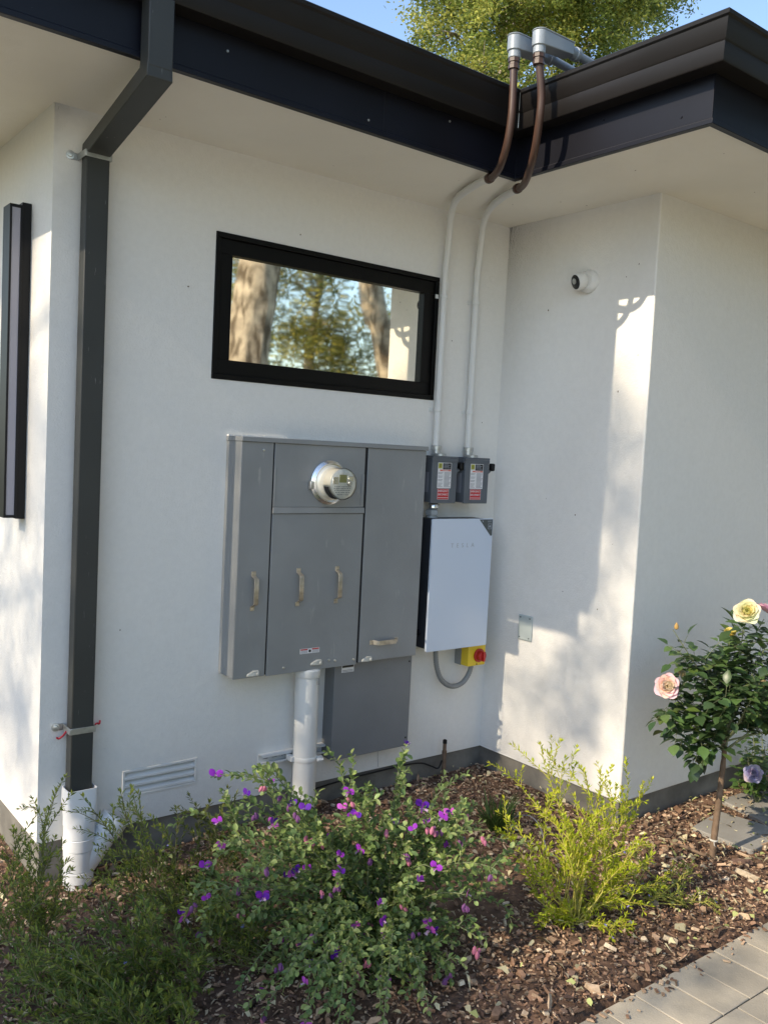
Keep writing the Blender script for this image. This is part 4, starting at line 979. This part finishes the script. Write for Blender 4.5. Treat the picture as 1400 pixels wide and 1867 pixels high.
# roses
def rose(name, size, inner, outer, seed, parent, loc, face, openness=1):
    r4 = random.Random(seed); mb = MB()
    n_ = 34
    for k in range(n_):
        t = k/n_; a = k*2.4+r4.uniform(-.2, .2); tilt = (.08+1.15*t**1.1)*openness
        col = tuple(inner[i]*(1-t)+outer[i]*t for i in range(3)); col = jit(col, r4, .06)
        L = size*(.42+.62*t); wd = size*(.40+.62*t)
        d = Vector((math.cos(a)*math.sin(tilt), math.sin(a)*math.sin(tilt), math.cos(tilt)))
        p0 = Vector((math.cos(a), math.sin(a), 0))*size*.05*t
        # petal patch, cupped, ruffled
        s_, dd, n2 = orient(d, Vector((0, 0, 1)) if tilt > .3 else Vector((-math.cos(a), -math.sin(a), .01)))
        nn = Vector((math.cos(a), math.sin(a), 0)); n2 = nn-dd*nn.dot(dd); n2.normalize(); s_ = dd.cross(n2)
        rows = []
        for i in range(5):
            u = i/4; ww = wd*.5*(.25+1.0*math.sin(math.pi*min(1, .12+u*.62))); row = []
            if i == 4: ww *= .72
            for j in range(5):
                v_ = (j-2)/2; cup = -(.30-.15*t)*size*v_*v_*.6; rl = .16*size*t*u**3
                row.append(p0+dd*(L*u-(abs(v_)**2.5)*L*.16*u)+s_*(ww*v_)+n2*(cup+rl+math.sin(u*2.4)*size*.10+r4.uniform(-.05, .05)*size*u))
            rows.append(row)
        i0 = len(mb.v); mb.v += [tuple(p) for row in rows for p in row]
        for i in range(4):
            for j in range(4):
                mb.f.append((i0+i*5+j, i0+i*5+j+1, i0+(i+1)*5+j+1, i0+(i+1)*5+j)); mb.c.append(tuple(q*(.93+.07*i/3) for q in col)); mb.sm.append(True)
    o = mb.build(name, 'petal', None, origin=(0, 0, 0))
    o.parent = parent; o.location = Vector(loc)-parent_loc(parent); o.rotation_euler = Vector(face).to_track_quat('Z', 'Y').to_euler()
    return o
def compound(mb, st_, p, d, r3, s_=1, cols=((.040, .078, .028), (.085, .145, .045)), young=False):
    d = d.normalized(); L = .085*s_*r3.uniform(.8, 1.15); e_ = p+d*L+Vector((0, 0, -.10*L))
    st_.tube([p, p.lerp(e_, .5), e_], .0010, 4); sd, _, n_ = orient(d)
    for t, sg, sc_ in ((1, 0, 1.05), (.62, 1, .9), (.62, -1, .9), (.25, 1, .7), (.25, -1, .7)):
        q = p.lerp(e_, t); dd = d if sg == 0 else (d*.35+sd*sg)
        c = cols[0] if r3.random() < .6 else cols[1]
        if young: c = (.09, .14, .035)
        leaf(mb, q+dd.normalized()*.004, dd+Vector((0, 0, r3.uniform(-.35, .15))), .060*s_*sc_*r3.uniform(.8, 1.15), .041*s_*sc_, jit(c, r3, .2), r3.uniform(-.4, .4), .25, .25)
root = empty('rose_tree', (2.429, -1.38, -.155), 'standard rose tree with bare trunk, pink and yellow blooms on a round leafy crown', 'rose tree')
RB = Vector((2.429, -1.38, -.155)); r3 = random.Random(77)
mb = MB(); tp = smooth_path([(2.429, -1.38, -.20), (2.434, -1.38, -.05), (2.448, -1.38, .09), (2.455, -1.38, .18), (2.462, -1.38, .30), (2.46, -1.38, .40)], 6)
mb.tube(tp, [.0155+.003*noise.noise(Vector((i*.8, 0, 0)))-.0002*i for i in range(len(tp))], 12); tr = mb.build('trunk', 'woodstem', root)
mb = MB(); mb.lathe([(.0185, 0), (.0195, .003), (.0185, .006)], (2.431, -1.38, -.075), (.1, 0, 1), 14); mb.tube([(2.414, -1.392, -.074), (2.405, -1.40, -.083), (2.412, -1.40, -.09)], .0018, 5); mb.build('tie', 'putty', tr)
lf, st_ = MB(), MB(); top = Vector((2.46, -1.38, .36))
crown_c = Vector((2.53, -1.38, .54))
tipsR = []
for k in range(22):
    a = r3.uniform(0, 6.28); el = r3.uniform(-.45, 1.3); rr = .31*r3.uniform(.6, 1.12)
    tipsR.append(crown_c+Vector((math.cos(a)*math.cos(el)*rr*1.05, math.sin(a)*math.cos(el)*rr, math.sin(el)*rr*.80)))
blooms = {'l': AT(1217, 1252, RB, -.18), 't': AT(1362, 1118, RB, -.05), 'y': AT(1330, 1158, RB, -.02), 'p': AT(1398, 1117, RB, .03), 'b': AT(1233, 1143, RB, -.1)}
tipsR += [blooms['l']-Vector((-.02, 0, .02)), blooms['t']-Vector((0, 0, .03)), blooms['y']-Vector((0, 0, .03)), blooms['p']-Vector((0, 0, .03)), blooms['b']-Vector((0, 0, .015)), AT(1240, 1190, RB, -.1), AT(1215, 1290, RB, -.12), AT(1235, 1330, RB, -.1), AT(1262, 1370, RB, -.08), AT(1290, 1360, RB, -.1)]
for n_, tip in enumerate(tipsR):
    pts = shoot(top+Vector((r3.uniform(-.012, .012), r3.uniform(-.012, .012), r3.uniform(-.05, .03))), tip, r3.uniform(.0, .05)*(tip-top).length, r3, 9, .01)
    st_.tube(pts, [.0042*(1-.6*i/9) for i in range(10)], 6)
    for i in range(3, 10):
        if n_ == 26 and i > 6: continue
        for q in range(2 if i > 4 else 1):
            a = r3.uniform(0, 6.28); d = (pts[min(9, i)]-pts[i-1]).normalized(); s_, _, n2 = orient(d)
            if i == 9 and 22 <= n_ <= 26: continue
            compound(lf, st_, pts[i], (s_*math.cos(a)+n2*math.sin(a))*1.0+d*.5+Vector((0, 0, .15)), r3, r3.uniform(.75, 1.15), young=r3.random() < .10)
st_.build('branch', 'greystem', root); lf.build('foliage', 'roseleaf', root)
tocam = lambda p: (CAM-Vector(p)).normalized()
o = rose('bloom', .054, (.80, .68, .46), (.82, .58, .60), 1, root, blooms['l'], tocam(blooms['l'])+Vector((-.25, -.1, .15))); o['label'] = 'pale pink bloom facing left'
o = rose('bloom', .060, (.74, .68, .26), (.80, .76, .58), 2, root, blooms['t'], tocam(blooms['t'])+Vector((0, 0, .5))); o['label'] = 'large pale yellow open bloom'
o = rose('bloom', .034, (.66, .55, .12), (.74, .64, .22), 3, root, blooms['y'], Vector((-.3, -.3, .9)), .6); o['label'] = 'small yellow half open bloom'
o = rose('bloom', .055, (.6, .45, .4), (.62, .34, .50), 4, root, blooms['p'], Vector((.5, -.2, .9))); o['label'] = 'pink bloom at the right edge'
mb = MB(); p = blooms['b']; mb.lathe([(.001, 0), (.008, .004), (.0095, .013), (.006, .023), (.001, .031)], p-Vector((0, 0, .012)), (0, 0, 1), 10, col=(.55, .36, .13)); mb.build('bud', 'petal', root)
for (px, py) in ((1245, 1222), (1392, 1240), (1380, 1272)):
    p = AT(px, py, RB, -.15); mb = MB()
    for k in range(9): a = r3.uniform(0, 6.28); leaf(mb, p, Vector((math.cos(a)*.6, math.sin(a)*.6, -1+r3.uniform(0, .8))), .028, .014, jit((.42, .36, .20), r3, .2), r3.uniform(-1, 1), .4, .5)
    mb.build('withered_bloom', 'petal', root)
# second low rose with lavender bloom at the right edge
lb_ = Vector((3.20, -1.15, -.16)); root2 = empty('rose_bush', lb_, 'low rose bush with one lavender bloom beside the stepping slabs', 'rose bush')
lf, st_ = MB(), MB()
for k in range(16):
    a = r3.uniform(0, 6.28); tip = lb_+Vector((math.cos(a)*.14+.06, math.sin(a)*.10, r3.uniform(.14, .34)))
    pts = shoot(lb_, tip, .01, r3, 6, .008); st_.tube(pts, .002, 5)
    for i in range(2, 7): compound(lf, st_, pts[i], Vector((r3.gauss(0, 1), r3.gauss(0, 1), .3)), r3, .75, cols=((.05, .10, .025), (.10, .16, .04)))
st_.build('branch', 'greystem', root2); lf.build('foliage', 'roseleaf', root2)
bl = AT(1373, 1413, (3.05, -1.2, .04)); rose('bloom', .050, (.42, .37, .52), (.52, .47, .62), 9, root2, bl, tocam(bl)+Vector((0, 0, .5)))

# ---------------------------------------------------------------- trees
def tree(name, label, base, trunk, r0, r1, clumps, nleaf, lsize, cols, seed, group=None, limbs=True, bark='bark', drop=0, per=26, spread=1.9):
    r3 = random.Random(seed); root = empty(name, base, label, 'tree', group)
    pts = smooth_path(trunk, 8); N = len(pts)
    mb = MB(); seg = 26; rings = []
    for i, p in enumerate(pts):
        rr = r0+(r1-r0)*i/(N-1)+(.25*r0 if i == 0 else 0)
        rings.append([Vector(p)+Vector((math.cos(a), math.sin(a), 0))*rr*(1+.10*noise.noise(Vector((math.cos(a)*3, math.sin(a)*3, p.z*1.1+seed)))+.05*noise.noise(Vector((math.cos(a)*9, math.sin(a)*9, p.z*2)))) for a in [2*math.pi*k/seg for k in range(seg)]])
    mb.rings(rings); tk = mb.build('trunk', bark, root)
    lb = MB()
    for c, rad in clumps:
        c = Vector(c); i = min(range(N), key=lambda q: (pts[q]-c).length+(1.5 if pts[q].z > c.z else 0)); p = pts[i]
        mid = p.lerp(c, .5)+Vector((0, 0, .25)); lb.tube(smooth_path([p, mid, c], 5), [r1*.55*(1-.8*k/10) for k in range(11)], 6)
        for k in range(5):
            e_ = c+Vector((r3.gauss(0, 1), r3.gauss(0, 1), r3.gauss(0, .7))).normalized()*rad*.85; lb.tube([c, c.lerp(e_, .5), e_], [r1*.14, r1*.09, r1*.04], 4)
    if limbs: lb.build('limb', bark, root)
    lf = MB()
    tot = sum(r_**2 for _, r_ in clumps)
    for c, rad in clumps:
        c = Vector(c); n_ = int(nleaf*rad**2/tot)
        nsub = max(5, int(n_/per))
        for s_ in range(nsub):
            v_ = Vector((r3.gauss(0, 1), r3.gauss(0, 1), r3.gauss(0, .8))).normalized()*rad*r3.uniform(.35, 1)
            sc0 = c+v_; k_ = r3.uniform(.7, 1.3); col = cols[0] if r3.random() < .55 else cols[1]
            for q in range(per):
                p = sc0+Vector((r3.gauss(0, 1), r3.gauss(0, 1), r3.gauss(0, .7)))*lsize*spread
                d = Vector((r3.gauss(0, 1), r3.gauss(0, 1), r3.gauss(0, .6)-drop))
                cc = jit(tuple(x*k_ for x in col), r3, .2); leaf3(lf, p, d, lsize*r3.uniform(.7, 1.4), lsize*.55*r3.uniform(.6, 1.2), cc, r3.uniform(-1.5, 1.5))
    lf.build('crown', 'leafattr', root); return root
# conifer seen over the roof
r3 = random.Random(101); cl = []
for px, py, rad in ((830, 60, .9), (880, 130, .8), (800, 20, .7), (940, 60, 1.0), (950, 180, .8), (1000, 20, 1.0), (1060, 90, .9), (1080, 30, 1.0), (1150, 20, .9), (1200, 0, .8), (1010, 220, .8), (900, 0, 1.0), (1100, -40, 1.1), (980, -60, 1.2), (1180, -50, .9), (850, -50, .8), (1050, 150, .8), (1130, 70, .6), (930, 230, .9)):
    p = at(px, py, 1, 7+r3.uniform(-1.0, 1.0)); cl.append((p, rad*.78))
cx_ = sum(c[0].x for c in cl)/len(cl); cy_ = sum(c[0].y for c in cl)/len(cl)
tree('conifer_tree', 'tall sunlit yellow green conifer rising behind the dark roof', (11.2, 9.2, -.3), [(11.2, 9.2, -.3), (11.1, 9.2, 3), (11.0, 9.0, 6), (10.9, 8.9, 9), (11.0, 8.8, 11.5)], .30, .10, cl, 66000, .066, ((.17, .21, .04), (.42, .43, .09)), 55, per=60, spread=1.7)

# garden trees opposite the house (seen in the window reflection)
GG = ((.045, .085, .018), (.12, .165, .03))
tree('garden_tree', 'large furrowed trunk tree opposite the house, leftmost in the window reflection', (3.65, -5.1, -.3), [(3.62, -5.1, -.3), (3.65, -5.1, 1.5), (3.72, -5.12, 2.8), (3.95, -5.2, 4.6), (4.1, -5.4, 7)], .30, .16,
     [((2.6, -5.6, 6.2), 1.2), ((4.6, -5.2, 6.8), 1.3), ((3.6, -6.4, 6.0), 1.2), ((5.0, -6.6, 5.8), 1.1), ((3.2, -5.3, 7.6), 1.2)], 9000, .12, GG, 61, 'trees in the garden opposite the house')
tree('garden_tree', 'leaning pale trunk tree opposite the house, right of the first trunk in the window reflection', (6.3, -5.6, -.3), [(6.30, -5.6, -.3), (6.25, -5.6, 1.6), (6.02, -5.6, 2.6), (5.7, -5.65, 3.6), (5.5, -5.7, 5.4)], .20, .12,
     [((5.6, -5.9, 5.6), 1.1), ((6.6, -5.4, 5.9), 1.1), ((6.1, -6.7, 4.8), 1.0), ((7.2, -6.0, 5.2), 1.0)], 7000, .11, GG, 62, 'trees in the garden opposite the house')
for k, (x, y, h, rr, lab) in enumerate(((4.6, -10.5, 5.2, 1.5, 'dense green tree far across the garden, behind the furrowed trunk'), (8.6, -11.5, 5.4, 1.5, 'bushy tree far across the garden between the two trunks'), (12.2, -10.5, 5.4, 1.5, 'rounded green tree across the garden beyond the leaning trunk'), (7.0, -14.5, 6.5, 1.8, 'tall green tree farthest across the garden'), (2.0, -9.0, 4.5, 1.4, 'leafy tree across the garden nearest the left side'))):
    r3 = random.Random(k+200); cls = [((x+r3.uniform(-1.7, 1.7), y+r3.uniform(-1, 1), h*r3.uniform(.12, 1.1)), rr*r3.uniform(.45, .75)) for q in range(15)]
    tree('garden_tree', lab, (x, y, -.3), [(x, y, -.3), (x+.1, y, 1.5), (x, y, 3.0), (x+.2, y, h*1.0)], .16, .06, cls, 17000, .10, ((.15, .17, .03), (.46, .42, .09)), 70+k, 'trees in the garden opposite the house')
r3 = random.Random(500); cls = [((3.0+r3.uniform(-.9, .9), -7.2+r3.uniform(-.6, .6), r3.uniform(.8, 5.0)), r3.uniform(.4, .6)) for q in range(12)]
tree('garden_tree', 'small golden green tree beside the furrowed trunk opposite the house', (3.0, -7.2, -.3), [(3.0, -7.2, -.3), (3.1, -7.2, 1.5), (3.0, -7.2, 3), (3.1, -7.2, 4.6)], .09, .04, cls, 8000, .085, ((.20, .22, .04), (.38, .36, .08)), 77, 'trees in the garden opposite the house')
# shade trees on the sun side (left, outside the frame): dapple the walls and bed
def shade_tree(x, y, label, seed, cl, n_, group='trees on the sunny side of the house', ls=.10):
    tree('shade_tree', label, (x, y, -.3), [(x, y, -.3), (x+.1, y, 2), (x, y+.1, 4), (x, y, 5.3)], .2, .08, cl, n_, ls, ((.05, .09, .02), (.09, .13, .03)), seed, group)
r3 = random.Random(300)
cl = []
for k in range(34):
    yy = r3.uniform(-2.15, -.50); zz = r3.uniform(2.8, 5.2); cl.append(((-8+r3.uniform(-.4, .4), yy, zz), r3.uniform(.36, .5)))
cl += [((-8, -1.62, 5.1), .28), ((-8, -.6, 5.3), .3), ((-8, -1.2, 5.5), .32), ((-8, -.85, 5.5), .3), ((-7.9, -1.45, 5.5), .3), ((-8.1, -1.75, 5.35), .3), ((-8, -1.0, 5.1), .4), ((-8, -1.5, 5.0), .4)]
shade_tree(-8, -1.4, 'dense leafy tree on the sunny side shading the planting bed', 91, cl, 29000)
cl = [((-9, -.60, 8.38), .20), ((-9, -.45, 8.27), .13), ((-9, -.57, 8.00), .13), ((-9, -.60, 9.45), .19), ((-9, -.70, 9.02), .09), ((-9.1, -.66, 9.18), .11), ((-9, -.40, 7.92), .13), ((-9, -.52, 8.75), .09),
      ((-9, .30, 7.0), .14), ((-9, .6, 7.4), .2), ((-9, .45, 6.5), .16), ((-9, .95, 7.8), .3), ((-9, 1.4, 7.2), .4), ((-9, .9, 8.6), .25), ((-9, -1.65, 7.02), .13), ((-9, 1.2, 9.0), .4), ((-9, .2, 9.2), .3), ((-9, -.1, 9.9), .3)]
cl = [((c[0], c[1]-.27, c[2]), q) for c, q in cl]
tree('shade_tree', 'tall open crowned tree behind the dense shade tree', (-9, 1.2, -.3), [(-9, 1.2, -.3), (-9, 1.1, 3), (-9, .9, 6), (-9, .5, 9.5)], .16, .05, cl, 6200, .065, ((.05, .09, .02), (.09, .13, .03)), 92, 'trees on the sunny side of the house')

cl = []
for k in range(40):
    cl.append(((-15+r3.uniform(-.8, .8), -.95+1.9*((k*.618) % 1), 10.3+3.9*(k+.5)/40), .30))
tree('shade_tree', 'very tall thin leaf canopy added out of view to weaken the sun on the walls', (-15, .3, -.3), [(-15, 1.3, -.3), (-15, 1.3, 5), (-15.1, 1.3, 9), (-15, 1.2, 13.5)], .16, .05, cl, 1100, .085, ((.05, .09, .02), (.09, .13, .03)), 93, 'trees on the sunny side of the house', limbs=False)  # added sparse canopy, evenly thins the sun reaching the return wall
cl = [((-11.5+r3.uniform(-.3, .3), -7+14*(k+.5)/44, r3.uniform(1.0, 4.2)), r3.uniform(.7, 1.0)) for k in range(44)]
tree('blocker', 'long dense dark green hedge of leaves, added out of view to dim the return wall', (-11.5, 0, -.3), [(-11.5, 0, -.3), (-11.5, 0, 1), (-11.5, 0, 2), (-11.5, 0, 3)], .1, .05, cl, 26000, .14, ((.04, .07, .018), (.07, .10, .025)), 94, limbs=False)  # added unseen mass of leaves, hides low sky from the return wall
cl = [((r3.uniform(7.4, 12.5), -6+r3.uniform(-.8, .8), r3.uniform(.8, 8.0)), r3.uniform(.8, 1.1)) for k in range(34)]
tree('garden_tree', 'wide spreading dense tree added out of view to darken the right-hand wall', (9.5, -6.2, -.3), [(9.5, -6.2, -.3), (9.5, -6.2, 2), (9.6, -6.1, 4), (9.5, -6, 6.0)], .2, .08, cl, 17000, .17, ((.05, .09, .02), (.12, .16, .03)), 95, 'trees in the garden opposite the house')  # added crown beyond the frame, cuts sky light on the right-hand wall
